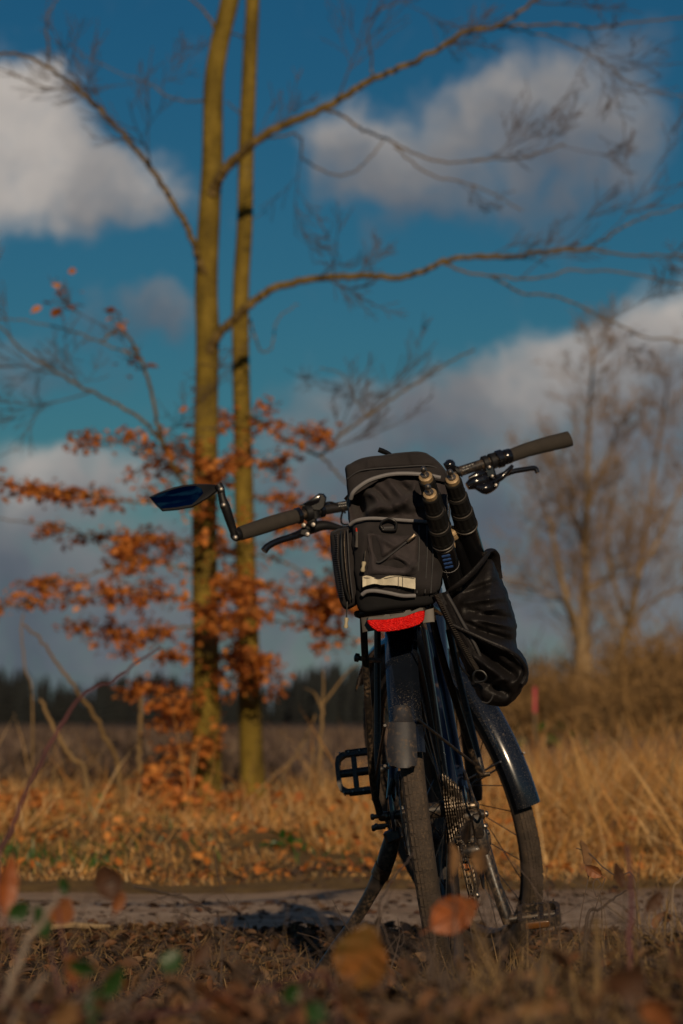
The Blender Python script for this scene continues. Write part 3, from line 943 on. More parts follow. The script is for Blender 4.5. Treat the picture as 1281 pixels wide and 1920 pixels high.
def pedal(tip, s, ang):
    """flat cage pedal; ang turns it about its spindle"""
    R = Matrix.Rotation(ang, 4, 'X')
    c = tip + Vector((s * .066, 0, 0))
    T = lambda x, y, z: c + R @ Vector((s * x, y, z))
    f = MB()
    hx, hy, hz = .042, .042, .011
    fr_ = [(-hx, -hy * .86), (-hx * .9, -hy), (hx * .62, -hy), (hx * .9, -hy * .82), (hx, -hy * .5), (hx, hy * .5), (hx * .9, hy * .82), (hx * .62, hy), (-hx * .9, hy), (-hx, hy * .86)]
    n = len(fr_)
    vs, fs = [], []
    for (x, y) in fr_:
        k = .80
        vs += [T(x, y, -hz), T(x, y, hz), T(x * k, y * k, hz), T(x * k, y * k, -hz)]
    for j in range(n):
        a, b_ = j * 4, ((j + 1) % n) * 4
        for q in range(4):
            q2 = (q + 1) % 4
            fs.append((a + q, b_ + q, b_ + q2, a + q2))
    f.add(vs, fs)
    f.box(T(.004, 0, 0), R @ Vector((.005, 0, 0)), R @ Vector((0, hy * .85, 0)), R @ Vector((0, 0, hz * .8)), .2)
    f.tube([T(-.06, 0, 0), T(.035, 0, 0)], [.009, .010, .008], 12)
    p = f.build('pedal', M['blackpaint'], bike)
    for yy in (-hy * .97, hy * .97):
        for xx in (-.028, -.01, .012, .03):
            pin = MB(); pin.tube([T(xx, yy, -hz - .004), T(xx, yy, hz + .004)], .002, 6); pin.build('pin', M['steel'], p)
    for yy in (-hy * 1.03, hy * 1.03):
        r_ = MB(); r_.box(T(-.004, yy, 0), R @ Vector((.024, 0, 0)), R @ Vector((0, .0035, 0)), R @ Vector((0, 0, .0065)), .2); r_.build('reflector', M['amber'] if s > 0 else M['plastic'], p)
    return p


pedal(tl, -1, math.radians(78))
pedal(trr, 1, math.radians(20))

# chain: outer and inner plates alternately along the run
cp = []
gp, tp = Vector((.052, .005, .270)), Vector((.058, .045, .185))
for k in range(9):
    a = math.radians(90 + 22 * k); cp.append(Vector((.048, .047 * math.cos(a), RW + .047 * math.sin(a))))
cp += [Vector((.050, -.020, .290)), gp + Vector((0, .02, .012)), gp + Vector((0, .024, -.008)), tp + Vector((0, -.024, .01)), tp + Vector((0, -.02, -.016)), tp + Vector((0, .006, -.025))]
cp += [bb + Vector((.047, -.01, -.09))]
for k in range(1, 9):
    a = math.radians(-95 + 23 * k); cp.append(Vector((.047, bb.y + .09 * math.cos(a), bb.z + .09 * math.sin(a))))
cp.append(cp[0].copy())
dense = []
for a, b_ in zip(cp[:-1], cp[1:]):
    n = max(1, int((b_ - a).length / .0127 + .5))
    dense += [a.lerp(b_, i / n) for i in range(n)]
ch = MB()
for i, a in enumerate(dense):
    b_ = dense[(i + 1) % len(dense)]
    d = (b_ - a) * .5
    w_ = .0030 if i % 2 else .0042
    nn = d.cross(Vector((1, 0, 0)))
    if nn.length < 1e-6:
        continue
    nn = nn.normalized() * .0038
    for s in (-1, 1):
        ch.box((a + b_) * .5 + Vector((s * w_, 0, 0)), Vector((.0005, 0, 0)), d * 1.25, nn, .3)
    ch.tube([a - Vector((.005, 0, 0)), a + Vector((.005, 0, 0))], .0026, 6)
ch.build('chain', M['dsteel'], bike)
de = MB()
de.box((.088, -.012, .318), (.010, 0, 0), (0, .018, .006), (0, -.006, .022), .3)
de.box((.092, .004, .288), (.011, 0, 0), (0, .016, .004), (0, -.004, .026), .3)
de.lathe((.066, -.01, .335), (.102, -.01, .335), [(0, .012), (.02, .013), (.03, .010), (.036, .008)], 14)
de.lathe((.050, .004, .270), (.094, .004, .270), [(0, .010), (.016, .015), (.034, .015), (.044, .010)], 14)
de.tube(catmull([(.092, -.015, .330), (.098, -.075, .335), (.09, -.095, .37), (.076, -.04, .42), (.07, .1, .36)], 5), .0026, 7)
de = de.build('rear_derailleur', M['blackpaint'], bike)
for xo in (-.007, .007):
    cg_ = MB(); cg_.plate([gp + Vector((xo, -.010, .012)), gp + Vector((xo, .012, .012)), gp + Vector((xo, .020, -.02)), tp + Vector((xo, .014, .0)), tp + Vector((xo, .010, -.016)), tp + Vector((xo, -.010, -.014)), tp + Vector((xo, -.014, .012)), gp + Vector((xo, -.012, -.01))], (.0018, 0, 0))
    cg_.build('cage_plate', M['dsteel'], de)
for c in (gp, tp):
    pu = MB()
    pr = []
    for k in range(44):
        a = 2 * math.pi * k / 44
        rr = .0185 + (.003 if k % 4 in (0, 1) else -.001)
        pr.append(c + Vector((-.002, math.cos(a) * rr, math.sin(a) * rr)))
    pu.plate(pr, (.004, 0, 0), .2); pu.build('pulley', M['plastic'], de)
for c in ((.104, -.01, .335), (.096, .004, .27), (.10, .012, .30), (.066, tp.y, tp.z), (.099, -.008, .312)):
    bo = MB(); c = Vector(c); bo.lathe(c, c + Vector((.006, 0, 0)), [(0, .0058), (.003, .0058), (.0055, .004), (.006, .001)], 8); bo.build('bolt', M['steel'], de)
# rear brake caliper and left-side fittings
ca = MB()
ca.box(BL([(744, 1462, -.03)])[0] + Vector((.012, .02, -.01)), (.016, 0, 0), (0, .02, 0), (0, 0, .026), .3)
ca.tube(catmull(BL([(738, 1460, .0), (732, 1490, .0), (735, 1540, .01), (745, 1570, .03)]), 4), .006, 8)
ca.build('brake_caliper', M['blackpaint'], bike)
ax = MB(); ax.lathe((-.096, 0, RW), (.094, 0, RW), [(0, .006), (.004, .009), (.018, .009), (.02, .006), (.172, .006), (.174, .009), (.184, .009), (.19, .005)], 10); ax.build('axle', M['dsteel'], bike)

# kickstand
ks = MB()
kp = BL([(737, 1568, .02), (728, 1600, .03), (717, 1632, .045), (693, 1680, .07), (660, 1735, .10), (628, 1778, .13), (598, 1822, .16)])
ks.tube(catmull(kp, 3), [.013, .0145, .0135, .0105, .0095, .0088, .0085], 12, flat=1.25)
ks.box(B(738, 1566, .02), (.016, 0, .004), (0, .022, 0), (-.003, 0, .012), .3)
ks = ks.build('kickstand', M['blackpaint'], bike)
kc = MB(); kc.tube([kp[2] + (kp[1] - kp[2]) * .25, kp[2] + (kp[3] - kp[2]) * .22], .0155, 12, flat=1.2); kc.build('clamp_ring', M['dsteel'], ks)

# ------------------------------------------------------------------ handlebar and everything on it
hb = MB()
barp = BL([(448, 1001, .665), (562, 966, .735), (612, 955, .765), (655, 947, .79), (700, 930, .81), (757, 913, .83), (810, 902, .85), (862, 884, .87), (955, 855, .91), (1062, 826, .955)])
hb.tube(catmull(barp, 4), .0112, 14)
hb = hb.build('handlebar', M['blackpaint'], bike)


def grip(pts, rr):
    k = MB()
    k.tube(catmull(BL(pts), 5), rr, 20)
    return k.build('grip', M['grip'], hb)


grip([(450, 1000.5, .666), (480, 991, .685), (520, 978, .71), (557, 967.5, .733)], [.0145, .0155, .0163, .0158, .0150])
grip([(958, 854.5, .911), (990, 843, .924), (1030, 832, .941), (1063, 824, .955), (1069, 822, .957)], [.0145, .0155, .0168, .0172, .0165])


def collar(a, b_, r, mt='gloss'):
    k = MB(); pa, pb = B(*a), B(*b_); L = (pb - pa).length
    k.lathe(pa, pb, [(0, r * .9), (L * .12, r), (L * .88, r), (L, r * .9)], 18)
    k.build('clamp_ring', M[mt], hb)


collar((556, 968, .732), (564, 965.5, .737), .0175)
collar((572, 963, .742), (584, 960, .748), .0185, 'plastic')
collar((598, 957, .757), (606, 955, .762), .0165)
collar((945, 858, .905), (958, 854, .911), .0165)
collar((931, 862, .899), (943, 858.5, .904), .0195)
collar((918, 866, .893), (929, 863, .898), .0175, 'plastic')
collar((905, 870, .888), (915, 867, .892), .0165, 'plastic')
# printed marks on the bar
for (a, b_) in (((636, 945, .775), (652, 943, .788)), ((636, 950, .775), (652, 948, .788)), ((868, 878, .862), (890, 870, .872)), ((868, 883, .862), (880, 879, .868))):
    k = MB()
    p0, p1 = B(*a) - Vector((0, .0118, 0)), B(*b_) - Vector((0, .0118, 0))
    for i in range(4):
        q0, q1 = p0.lerp(p1, i / 4), p0.lerp(p1, (i + .65) / 4)
        k.tube([q0, q1], .0007, 5)
    k.build('printed_mark', M['white'], hb)

# left brake lever
lv = MB()
lv.tube(catmull(BL([(495, 1033, .70), (503, 1024, .705), (520, 1015, .715), (545, 1007, .735), (560, 1002, .75), (575, 995, .765), (590, 990, .77)]), 5), [.0068, .0064, .006, .0062, .0072, .0085, .009], 10, flat=1.2)
lv = lv.build('brake_lever', M['gloss'], hb)
k = MB()
k.tube(catmull(BL([(572, 992, .755), (590, 988, .765), (612, 985, .775), (640, 990, .79), (658, 990, .80)]), 4), [.010, .012, .010, .0055, .003], 12)
k.box(B(585, 975, .752), (.010, 0, 0), (0, .012, 0), (0, 0, .014), .3)
k.box(B(572, 998, .752), (.009, 0, -.004), (0, .009, 0), (.003, 0, .008), .3)
k.build('lever_body', M['plastic'], lv)
for a in ((588, 984, .735), (577, 1002, .742), (570, 985, .735)):
    bo = MB(); c0 = B(*a); bo.lathe(c0, c0 - Vector((0, .008, 0)), [(0, .0055), (.004, .0055), (.0075, .0042), (.008, .001)], 10); bo.build('bolt', M['steel'], lv)
# switch unit / display on the left of the bar
k = MB()
k.plate(BL([(562, 948, .735), (580, 938, .735), (597, 926, .735), (606, 927, .735), (611, 934, .735), (608, 950, .735), (600, 957, .735), (577, 955, .735), (571, 950, .735)]), (0, .03, .004))
k = k.build('handlebar_display', M['plastic'], hb)
k2 = MB(); k2.plate(BL([(568, 945.5, .733), (582, 938, .733), (597, 929, .733), (602, 931, .733), (598, 942, .733), (580, 950, .733)]), (0, .003, 0)); k2.build('screen', M['gloss'], k)
k2 = MB(); k2.tube(BL([(590, 957, .745), (592, 972, .748)]), .010, 12); k2.build('mount', M['plastic'], k)
for pts in ([(608, 944, .75), (622, 942, .76), (636, 950, .77), (648, 962, .78)], [(645, 952, .785), (640, 970, .79), (642, 982, .795), (655, 984, .81)], [(655, 990, .80), (700, 995, .80), (750, 985, .82)]):
    k = MB(); k.tube(catmull(BL(pts), 5), .0022, 7); k.build('brake_cable', M['plastic'], hb)

# right side: bell, shifter with gear window, brake lever
k = MB(); c0 = B(843, 873, .855)
k.lathe(c0 + Vector((.004, .004, -.014)), c0 + Vector((-.002, -.006, .014)), [(0, .006), (.008, .0105), (.018, .0125), (.024, .010), (.028, .004)], 16)
k.tube(BL([(832, 872, .85), (838, 868, .85), (846, 866, .85)]), [.003, .004, .003], 8)
k.tube(BL([(850, 880, .86), (858, 884, .868), (864, 886, .87)]), .0085, 12)
k.build('bell', M['gloss'], hb)
k = MB()
for i in range(3):
    t = i / 3
    p = B(856 + 7 * t, 883 + 3 * t, .862)
    k.tube([p, p + Vector((.003, 0, .001))], .0128, 14)
k.build('bell_clamp', M['plastic'], hb)
sh = MB()
sh.tube(catmull(BL([(876, 912, .872), (890, 905, .876), (905, 900, .884), (922, 897, .89)]), 4), [.008, .016, .018, .012], 14)
sh.tube(catmull(BL([(880, 897, .865), (898, 890, .872), (915, 884, .885)]), 4), [.005, .009, .006], 12)
sh.box(B(920, 885, .885), (.010, 0, .002), (0, .014, 0), (-.002, 0, .013), .3)
sh.tube(catmull(BL([(893, 913, .868), (910, 916, .872), (925, 908, .882), (934, 897, .89)]), 4), [.006, .013, .012, .006], 12)
sh = sh.build('gear_shifter', M['gloss'], hb)
k = MB(); k.tube(catmull(BL([(928, 904, .865), (940, 896, .862), (952, 884, .866), (961, 873, .87)]), 4), [.007, .0085, .0085, .0055], 12, flat=.7); k.build('thumb_lever', M['gloss'], sh)
k = MB(); k.tube(catmull(BL([(930, 898, .90), (945, 890, .905), (962, 884, .91), (985, 880, .918), (1003, 878, .925), (1008, 887, .925)]), 4), [.0075, .007, .006, .0058, .0056, .0045], 10); k.build('brake_lever', M['gloss'], hb)
for a in ((918, 876, .868), (923, 893, .864), (930, 910, .862)):
    bo = MB(); c0 = B(*a); bo.lathe(c0, c0 - Vector((0, .006, 0)), [(0, .0045), (.003, .0045), (.0055, .003), (.006, .001)], 10); bo.build('bolt', M['steel'], sh)
k = MB(); k.tube(catmull(BL([(872, 916, .875), (860, 922, .875), (845, 940, .87), (840, 1000, .85)]), 4), .0024, 7); k.build('brake_cable', M['plastic'], hb)

# mirror on the left bar end
mi = MB()
mo = [(279.6, 931.5), (300, 922), (326, 913), (345, 909), (365, 907), (385, 907), (402.7, 908.5), (405.5, 914), (407, 920.4), (390, 934), (360.5, 950.8), (332, 956), (304, 958.5), (291, 946)]
mi.plate(BL([(x, y, .625 + (955 - y) * .0005) for x, y in mo]), (0, .016, 0), .25)
mi = mi.build('mirror', M['plastic'], bike)
k = MB(); mg = [(285.5, 933), (303, 925), (329, 917), (347, 913), (365, 911.5), (376, 917), (379, 925), (368, 937), (358.5, 945), (330, 950), (305, 952.3), (295, 944)]
mg = [(333 + (x - 333) * 1.05, 932 + (y - 932) * 1.06) for x, y in mg]
k.plate(BL([(x, y, .6232 + (955 - y) * .0005) for x, y in mg]), (0, .002, 0)); k.build('mirror_glass', M['mirror'], mi)
k = MB(); k.tube(catmull(BL([(409, 908, .64), (414, 918, .64), (418, 937, .64), (426, 960, .645), (434, 985, .655), (441, 1004, .662)]), 4), [.0078, .0085, .0075, .0105, .0098, .0085, .0085], 14)
k.lathe(B(440, 1004, .655), B(449, 1001, .668), [(0, .012), (.003, .0135), (.015, .0135), (.018, .012)], 16)
k.build('mirror_arm', M['plastic'], mi)
for a in ((414, 917.5, .629), (419, 947, .63), (441, 1008, .642)):
    bo = MB(); c0 = B(*a); bo.lathe(c0 + Vector((0, .004, 0)), c0 - Vector((0, .002, 0)), [(0, .0058), (.004, .0058), (.005, .0045), (.006, .002)], 12); bo.build('screw', M['steel'], mi)

# ------------------------------------------------------------------ rack bag
bag = empty('rack_bag', (BX, BY, BZ), BROT)
tag(bag, 'black fabric carrier bag with grey piping and reflective strip, strapped above the red rear light', 'bag')


def resample(pts2, n):
    pts = catmull([(x, y, 0) for x, y in pts2], 8, closed=True)
    L = [0.0]
    m = len(pts)
    for i in range(m):
        L.append(L[-1] + (pts[(i + 1) % m] - pts[i]).length)
    out = []
    j = 0
    for k in range(n):
        s = L[-1] * k / n
        while L[j + 1] < s:
            j += 1
        t = (s - L[j]) / max(1e-9, L[j + 1] - L[j])
        p = pts[j].lerp(pts[(j + 1) % m], t)
        out.append((p.x, p.y))
    return out


def seg_dist(p, a, b_):
    ax_, ay = a; bx_, by_ = b_
    dx, dy = bx_ - ax_, by_ - ay
    t = max(0, min(1, ((p[0] - ax_) * dx + (p[1] - ay) * dy) / (dx * dx + dy * dy + 1e-9)))
    return math.hypot(p[0] - ax_ - dx * t, p[1] - ay - dy * t), t


def pillow(name, outline, u0, u1, parent, mt, fold_gain=1.0, fold_wide=1.0, bulge=.01, rnd_=.018, folds=(), wr=.0015, wsc=.035, n=110, rings=30, seed=1):
    """soft body whose rear outline shows as given, reaching from u0 back to u1, with creases
    folds: (xa, ya, xb, yb, width px, height m)  +height comes out towards the viewer"""
    o = resample(outline, n)
    cx0 = sum(p[0] for p in o) / n
    cy0 = sum(p[1] for p in o) / n
    size = min(max(p[0] for p in o) - min(p[0] for p in o), max(p[1] for p in o) - min(p[1] for p in o)) / 2 / 1070.0
    kb = max(0.15, 1 - rnd_ / size)
    vs, fs = [], []
    K = 0

    def push(k, u, fold):
        nonlocal K
        for (x, y) in o:
            X_, Y_ = cx0 + (x - cx0) * k, cy0 + (y - cy0) * k
            du = 0.0
            if fold:
                for (xa, ya, xb, yb, wd, h) in folds:
                    wd = wd * fold_wide
                    d, t = seg_dist((X_, Y_), (xa, ya), (xb, yb))
                    if d < wd * 2.2:
                        du -= h * fold_gain * math.exp(-(d / wd) ** 2) * (0.35 + 0.65 * math.sin(math.pi * (0.1 + 0.8 * t)))
            q = B(X_, Y_, u)
            nn = noise.noise(Vector((q.x / wsc, q.z / wsc, u / wsc + seed * 7.3)))
            nn2 = noise.noise(Vector((q.x / wsc * 2.7, q.z / wsc * 1.6, u / wsc * 2 + seed * 3.1)))
            q.y += du + wr * (nn * 1.3 + nn2 * .6)
            if not fold or k > .98:
                q.x += wr * 1.2 * nn2 ; q.z += wr * 1.2 * nn
            vs.append(q)
        K += 1

    for i in range(1, rings + 1):
        k = (i / rings) ** .8
        u = u0 - bulge * (1 - k * k)
        if k > kb:
            s_ = (k - kb) / (1 - kb)
            u += rnd_ * (1 - math.sqrt(max(0, 1 - s_ * s_)))
        push(k, u, True)
    ns = 12
    for i in range(1, ns + 1):
        push(1.0 + .02 * math.sin(math.pi * i / ns), u0 + rnd_ + (u1 - u0 - 2 * rnd_) * i / ns, False)
    for i in range(1, 7):
        s_ = i / 6
        push((1 - (1 - kb) * (1 - math.cos(s_ * math.pi / 2))) if i < 6 else kb * .5, u1 - rnd_ + rnd_ * math.sin(s_ * math.pi / 2), False)
    for i in range(K - 1):
        for j in range(n):
            j2 = (j + 1) % n
            fs.append((i * n + j, (i + 1) * n + j, (i + 1) * n + j2, i * n + j2))
    # centre caps
    c0 = sum((Vector(v) for v in vs[:n]), Vector()) / n
    vs.append(c0)
    ci = len(vs) - 1
    for j in range(n):
        fs.append((ci, j, (j + 1) % n))
    fs.append(tuple((K - 1) * n + j for j in range(n)))
    mb = MB(); mb.add(vs, fs)
    ob = mb.build(name, mt, parent)
    return ob


U = -.41
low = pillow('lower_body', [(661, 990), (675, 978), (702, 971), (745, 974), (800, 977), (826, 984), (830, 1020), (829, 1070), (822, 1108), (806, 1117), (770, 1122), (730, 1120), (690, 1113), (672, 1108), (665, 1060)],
             U, -.04, bag, M['cord'], bulge=.006, rnd_=.022, wr=.0030, seed=2,
             folds=[(812, 985, 806, 1110, 3, .002), (692, 1000, 690, 1080, 5, -.006)])
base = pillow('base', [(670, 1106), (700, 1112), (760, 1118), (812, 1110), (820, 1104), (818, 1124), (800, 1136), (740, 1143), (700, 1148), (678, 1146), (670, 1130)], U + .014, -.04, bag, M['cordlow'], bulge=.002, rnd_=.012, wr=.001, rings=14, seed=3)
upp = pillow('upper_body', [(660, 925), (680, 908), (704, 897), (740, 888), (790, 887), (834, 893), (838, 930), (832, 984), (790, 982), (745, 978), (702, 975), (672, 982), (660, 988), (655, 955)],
             U + .016, -.05, bag, M['cordlit'], fold_gain=1.9, fold_wide=1.35, bulge=.004, rnd_=.016, wr=.0030, wsc=.03, rings=54, n=150, seed=5,
             folds=[(668, 930, 676, 972, 9, -.034), (700, 922, 716, 948, 8, .010), (712, 955, 764, 945, 8, .012), (764, 944, 782, 908, 6, .009), (728, 895, 760, 935, 7, .010), (690, 905, 735, 950, 5, -.010), (742, 905, 772, 925, 6, -.011), (720, 970, 780, 955, 6, -.008), (682, 965, 715, 950, 6, .009), (790, 900, 782, 965, 7, -.010), (755, 962, 790, 948, 5, .008), (690, 925, 708, 930, 5, .006)])
lid = pillow('lid', [(649.5, 876), (660, 869), (676, 861), (694, 857), (722, 854), (748, 850), (772, 847.5), (796, 849.5), (806, 856), (822, 868), (836, 886), (838, 904), (812, 898), (790, 894), (750, 893), (720, 898), (690, 909), (668, 922), (657, 933), (653, 920), (651, 895)],
             U + .004, -.06, bag, M['cord'], bulge=.002, rnd_=.008, wr=.0014, rings=30, n=130, seed=8, folds=[(655, 895, 700, 878, 2.5, -.003), (700, 878, 830, 872, 2.5, -.003), (690, 858, 692, 880, 5, .003), (770, 850, 775, 870, 4, .003)])


def line(name, pts, r, mt, parent, n=8, flat=None):
    k = MB(); k.tube(catmull(BL(pts), 6), r, n, flat=flat); return k.build(name, mt, parent)


fu = U - .006
line('piping', [(658, 935, U + .010), (662, 924, U + .002), (672, 914, U), (690, 902, U - .001), (712, 894, U - .002), (736, 889, U - .003), (765, 888, U - .003), (795, 890, U - .001), (826, 895, U + .006)], .0037, M['piping'], lid)
line('piping', [(656, 984, U + .008), (666, 977, U + .001), (682, 973, U - .002), (704, 972, U - .004), (735, 974, U - .005), (765, 976, U - .005), (795, 978, U - .002), (824, 983, U + .008)], .0032, M['piping'], low)
line('piping', [(679, 1115, U + .002), (688, 1109, U - .002), (705, 1108, U - .004), (730, 1112, U - .004), (755, 1117, U - .003), (779, 1117, U + .004)], .0036, M['piping'], low)
line('seam', [(651, 898, U + .006), (672, 884, U + .001), (700, 879, U - .001), (740, 876, U - .002), (800, 873, U), (826, 880, U + .008)], .0012, M['dpiping'], lid)
for xs in ((786, 782), (801, 797), (812, 808)):
    line('seam', [(xs[0], 985, U - .003), (xs[0], 1040, U - .006), (xs[1], 1112, U + .001)], .0013, M['dpiping'], low)
line('strap_tab', [(710, 843, -.21), (718, 846, -.21), (728, 850, -.215), (735, 855, -.22)], [.0068, .0072, .0058, .0045], M['ring'], lid, n=10, flat=.7)
line('webbing', [(657, 955, -.36), (651, 946, -.345), (653, 935, -.33), (657, 925, -.33)], .0014, M['pull'], lid)
# D-ring on its tab
k = MB()
k.tube(catmull(BL([(717, 991, U - .013), (714, 986, U - .013), (716, 979, U - .014), (724, 974.5, U - .014), (731, 973, U - .014), (739, 976, U - .014), (743, 981, U - .013), (743, 989, U - .013), (740, 994, U - .013), (720, 994, U - .013)]), 3, closed=True) + [BL([(717, 991, U - .013)])[0]], .0023, 8)
k.build('d_ring', M['ring'], low)
k = MB(); k.tube(BL([(720, 991, U - .011), (739, 990, U - .011)]), .0038, 8); k.build('ring_tab', M['dpiping'], low)
# rear pocket with its slanting zip
pk = pillow('rear_pocket', [(690, 1002), (720, 1003), (760, 1004), (782, 1004), (783, 1040), (782, 1075), (760, 1080), (720, 1078), (690, 1076), (694, 1045)], U - .010, U + .01, low, M['cordlit'], fold_gain=1.7, fold_wide=1.2, bulge=.004, rnd_=.008, wr=.0022, wsc=.02, rings=34, n=100, seed=11,
            folds=[(706, 1055, 780, 1004, 2.2, -.005), (700, 1010, 712, 1055, 6, -.010), (725, 1055, 765, 1058, 7, -.010), (745, 1045, 775, 1062, 5, .008), (765, 1075, 782, 1058, 4, .007), (720, 1012, 742, 1024, 5, .004)])
line('zip', [(706, 1054, U - .0125), (714, 1053, U - .014), (735, 1038, U - .016), (760, 1018, U - .0155), (778, 1006, U - .0125)], .0016, M['dpiping'], low)
k = MB(); k.box(B(771, 1009, U - .018), (.008, 0, .005), (0, .003, 0), (-.002, 0, .003), .3); k.build('zip_slider', M['dsteel'], low)
# reflective strip, pleated on the left
k = MB()
rows = [(680, 1081, 1101), (687, 1079, 1098), (694, 1080, 1096), (701, 1083, 1094.5), (708, 1085, 1095), (713, 1085, 1096.5), (718, 1084, 1097), (724, 1081, 1097), (731, 1079.5, 1097), (740, 1079.5, 1097.5), (750, 1080, 1099), (760, 1081.5, 1101), (770, 1083, 1103), (779, 1083.5, 1104.5)]
vs, fs = [], []
for i, (x, a, b_) in enumerate(rows):
    w_ = .0022 * math.sin(i * 1.9) if i < 8 else 0
    for yy in (a, (a + b_) / 2, b_):
        vs.append(B(x, yy, U - .0165 + w_))
    for yy in (b_, (a + b_) / 2, a):
        vs.append(B(x, yy, U - .0140 + w_))
for i in range(len(rows) - 1):
    for j in range(6):
        j2 = (j + 1) % 6
        fs.append((i * 6 + j, i * 6 + j2, (i + 1) * 6 + j2, (i + 1) * 6 + j))
fs.append(tuple(range(6))); fs.append(tuple((len(rows) - 1) * 6 + j for j in range(5, -1, -1)))
k.add(vs, fs)
rst = k.build('reflective_strip', M['reflect'], low)
for x in (747, 755):
    line('stitching', [(x, 1081, U - .0172), (x, 1101, U - .0172)], .0006, M['dpiping'], rst, n=5)
line('stitching', [(682, 1083, U - .0172), (701, 1084.5, U - .0172), (720, 1085, U - .0172), (745, 1081, U - .0172), (778, 1085, U - .0172)], .0005, M['dpiping'], rst, n=5)


def zip_pull(pts, parent, end='pull'):
    c = MB(); c.tube(catmull(BL(pts[:2]), 4), .0014, 6); c.build('zip_tape', M['dsteel'], parent)
    a, b_ = B(*pts[1]), B(*pts[2])
    L = (b_ - a).length
    k = MB(); k.lathe(a, b_, [(0, .0035), (L * .15, .0042), (L * .5, .0028), (L * .85, .0045), (L, .0032)], 10)
    k.build('zip_pull', M[end], parent)


zip_pull([(685, 1033, U - .014), (683, 1053, U - .016), (680, 1072, U - .016)], low)
line('red_tag', [(668, 990, U - .002), (669, 998, U - .002)], [.0032, .0036], M['redtag'], low, flat=.5)
line('zip_toggle', [(669, 997, U - .003), (669, 1012, U - .004), (668.5, 1026, U - .004)], [.0028, .0022, .0034], M['lamphouse'], low)
# left pouch with its mesh gusset and zips
po = pillow('side_pouch', [(620.5, 1004), (629, 996), (645, 990), (664, 987), (674, 995), (676, 1040), (672, 1100), (671, 1128), (660, 1137), (648, 1140), (639, 1128), (630, 1090), (624, 1045)], -.375, -.10, bag, M['cord'], bulge=.008, rnd_=.02, wr=.0016, rings=26, seed=14)
for i in range(30):
    y0 = 1004 + i * 4.0
    sft = 0 if y0 < 1045 else (y0 - 1045) * .16
    line('mesh_rib', [(620.5 + sft, y0, -.34), (625 + sft, y0 - .5, -.362), (633 + sft, y0 - 1.5, -.385)], .00085, M['dpiping'], po, n=5)
line('zip', [(641, 996, -.383), (640, 1020, -.39), (642, 1060, -.392), (647, 1100, -.39), (655, 1125, -.385)], .0022, M['ring'], po)
line('zip', [(652, 993, -.385), (653, 1020, -.392), (655, 1060, -.394), (659, 1100, -.391), (662, 1122, -.386)], .0013, M['dpiping'], po)
line('zip', [(646, 994, -.384), (645.5, 1020, -.392), (648, 1060, -.394), (653, 1100, -.391), (658, 1124, -.386)], .0010, M['dsteel'], po)
zip_pull([(651, 1128, -.392), (650, 1158, -.394), (648.5, 1178, -.394)], po)

# right-hand pannier, drooping and open at the top
pan = pillow('side_pannier', [(846, 1106), (868, 1090), (892, 1070), (912, 1050), (924, 1052), (930, 1072), (942, 1098), (953, 1125), (963, 1158), (966.5, 1182), (965, 1208), (976, 1226), (985, 1243), (988, 1258), (984, 1277), (968, 1302), (950, 1320), (930, 1321), (908, 1314), (892, 1290), (878, 1262), (866, 1232), (852, 1190), (838, 1150)],
             -.345, -.03, bag, M['ripstop'], fold_gain=1.5, bulge=.03, rnd_=.045, wr=.004, wsc=.032, rings=70, n=190, seed=21,
             folds=[(850, 1168, 905, 1200, 7, .020), (905, 1200, 962, 1226, 7, .024), (962, 1226, 985, 1252, 7, .020), (985, 1255, 960, 1290, 8, .014),
                    (880, 1225, 950, 1275, 9, .020), (865, 1185, 925, 1238, 8, -.022), (925, 1238, 965, 1268, 8, -.020), (890, 1268, 950, 1300, 9, -.018),
                    (870, 1130, 950, 1120, 6, .012), (880, 1145, 960, 1160, 6, -.012), (885, 1160, 960, 1176, 5, .011), (870, 1112, 930, 1090, 6, -.010), (895, 1150, 940, 1140, 4, .008), (900, 1182, 958, 1200, 6, -.014), (872, 1160, 900, 1172, 5, .008),
                    (885, 1215, 930, 1250, 4, .008), (915, 1285, 960, 1270, 5, .008)])
rim = MB()
rp = BL([(838, 1112, -.36), (850, 1103, -.375), (868, 1090, -.38), (890, 1070, -.375), (908, 1048, -.36), (917, 1037, -.34)])
rim.tube(catmull(rp, 5), [.006, .008, .0095, .0095, .008, .006], 10, flat=.45)
rim.build('rim_hem', M['ripstop'], pan)
k = MB()
rp = BL([(912, 1037, -.33), (919, 1033, -.30), (925, 1042, -.27), (928, 1064, -.25), (936, 1086, -.24)])
k.tube(catmull(rp, 5), [.006, .010, .012, .012, .007], 10, flat=.5)
k.build('rim_hem', M['ripstop'], pan)
# zip flap running from the bag down to the buckle
k = MB()
rows = [(812, 1116, 840, 1108), (822, 1136, 852, 1132), (834, 1162, 866, 1162), (848, 1190, 882, 1190), (862, 1214, 895, 1215), (876, 1238, 902, 1236), (888, 1256, 906, 1250)]
vs, fs = [], []
n = 8
for i, (xa, ya, xb, yb) in enumerate(rows):
    for j in range(n):
        t = j / (n - 1)
        vs.append(B(xa + (xb - xa) * t, ya + (yb - ya) * t, -.405 + .045 * i / 6 - .008 * math.sin(t * 3.14) + .003 * math.sin(t * 14 + i)))
    for j in range(n):
        t = 1 - j / (n - 1)
        vs.append(B(xa + (xb - xa) * t, ya + (yb - ya) * t, -.398 + .045 * i / 6 - .006 * math.sin(t * 3.14)))
for i in range(len(rows) - 1):
    for j in range(2 * n):
        j2 = (j + 1) % (2 * n)
        fs.append((i * 2 * n + j, i * 2 * n + j2, (i + 1) * 2 * n + j2, (i + 1) * 2 * n + j))
fs.append(tuple(range(2 * n))); fs.append(tuple((len(rows) - 1) * 2 * n + j for j in range(2 * n - 1, -1, -1)))
k.add(vs, fs)
zf = k.build('zip_flap', M['ripstop'], pan)
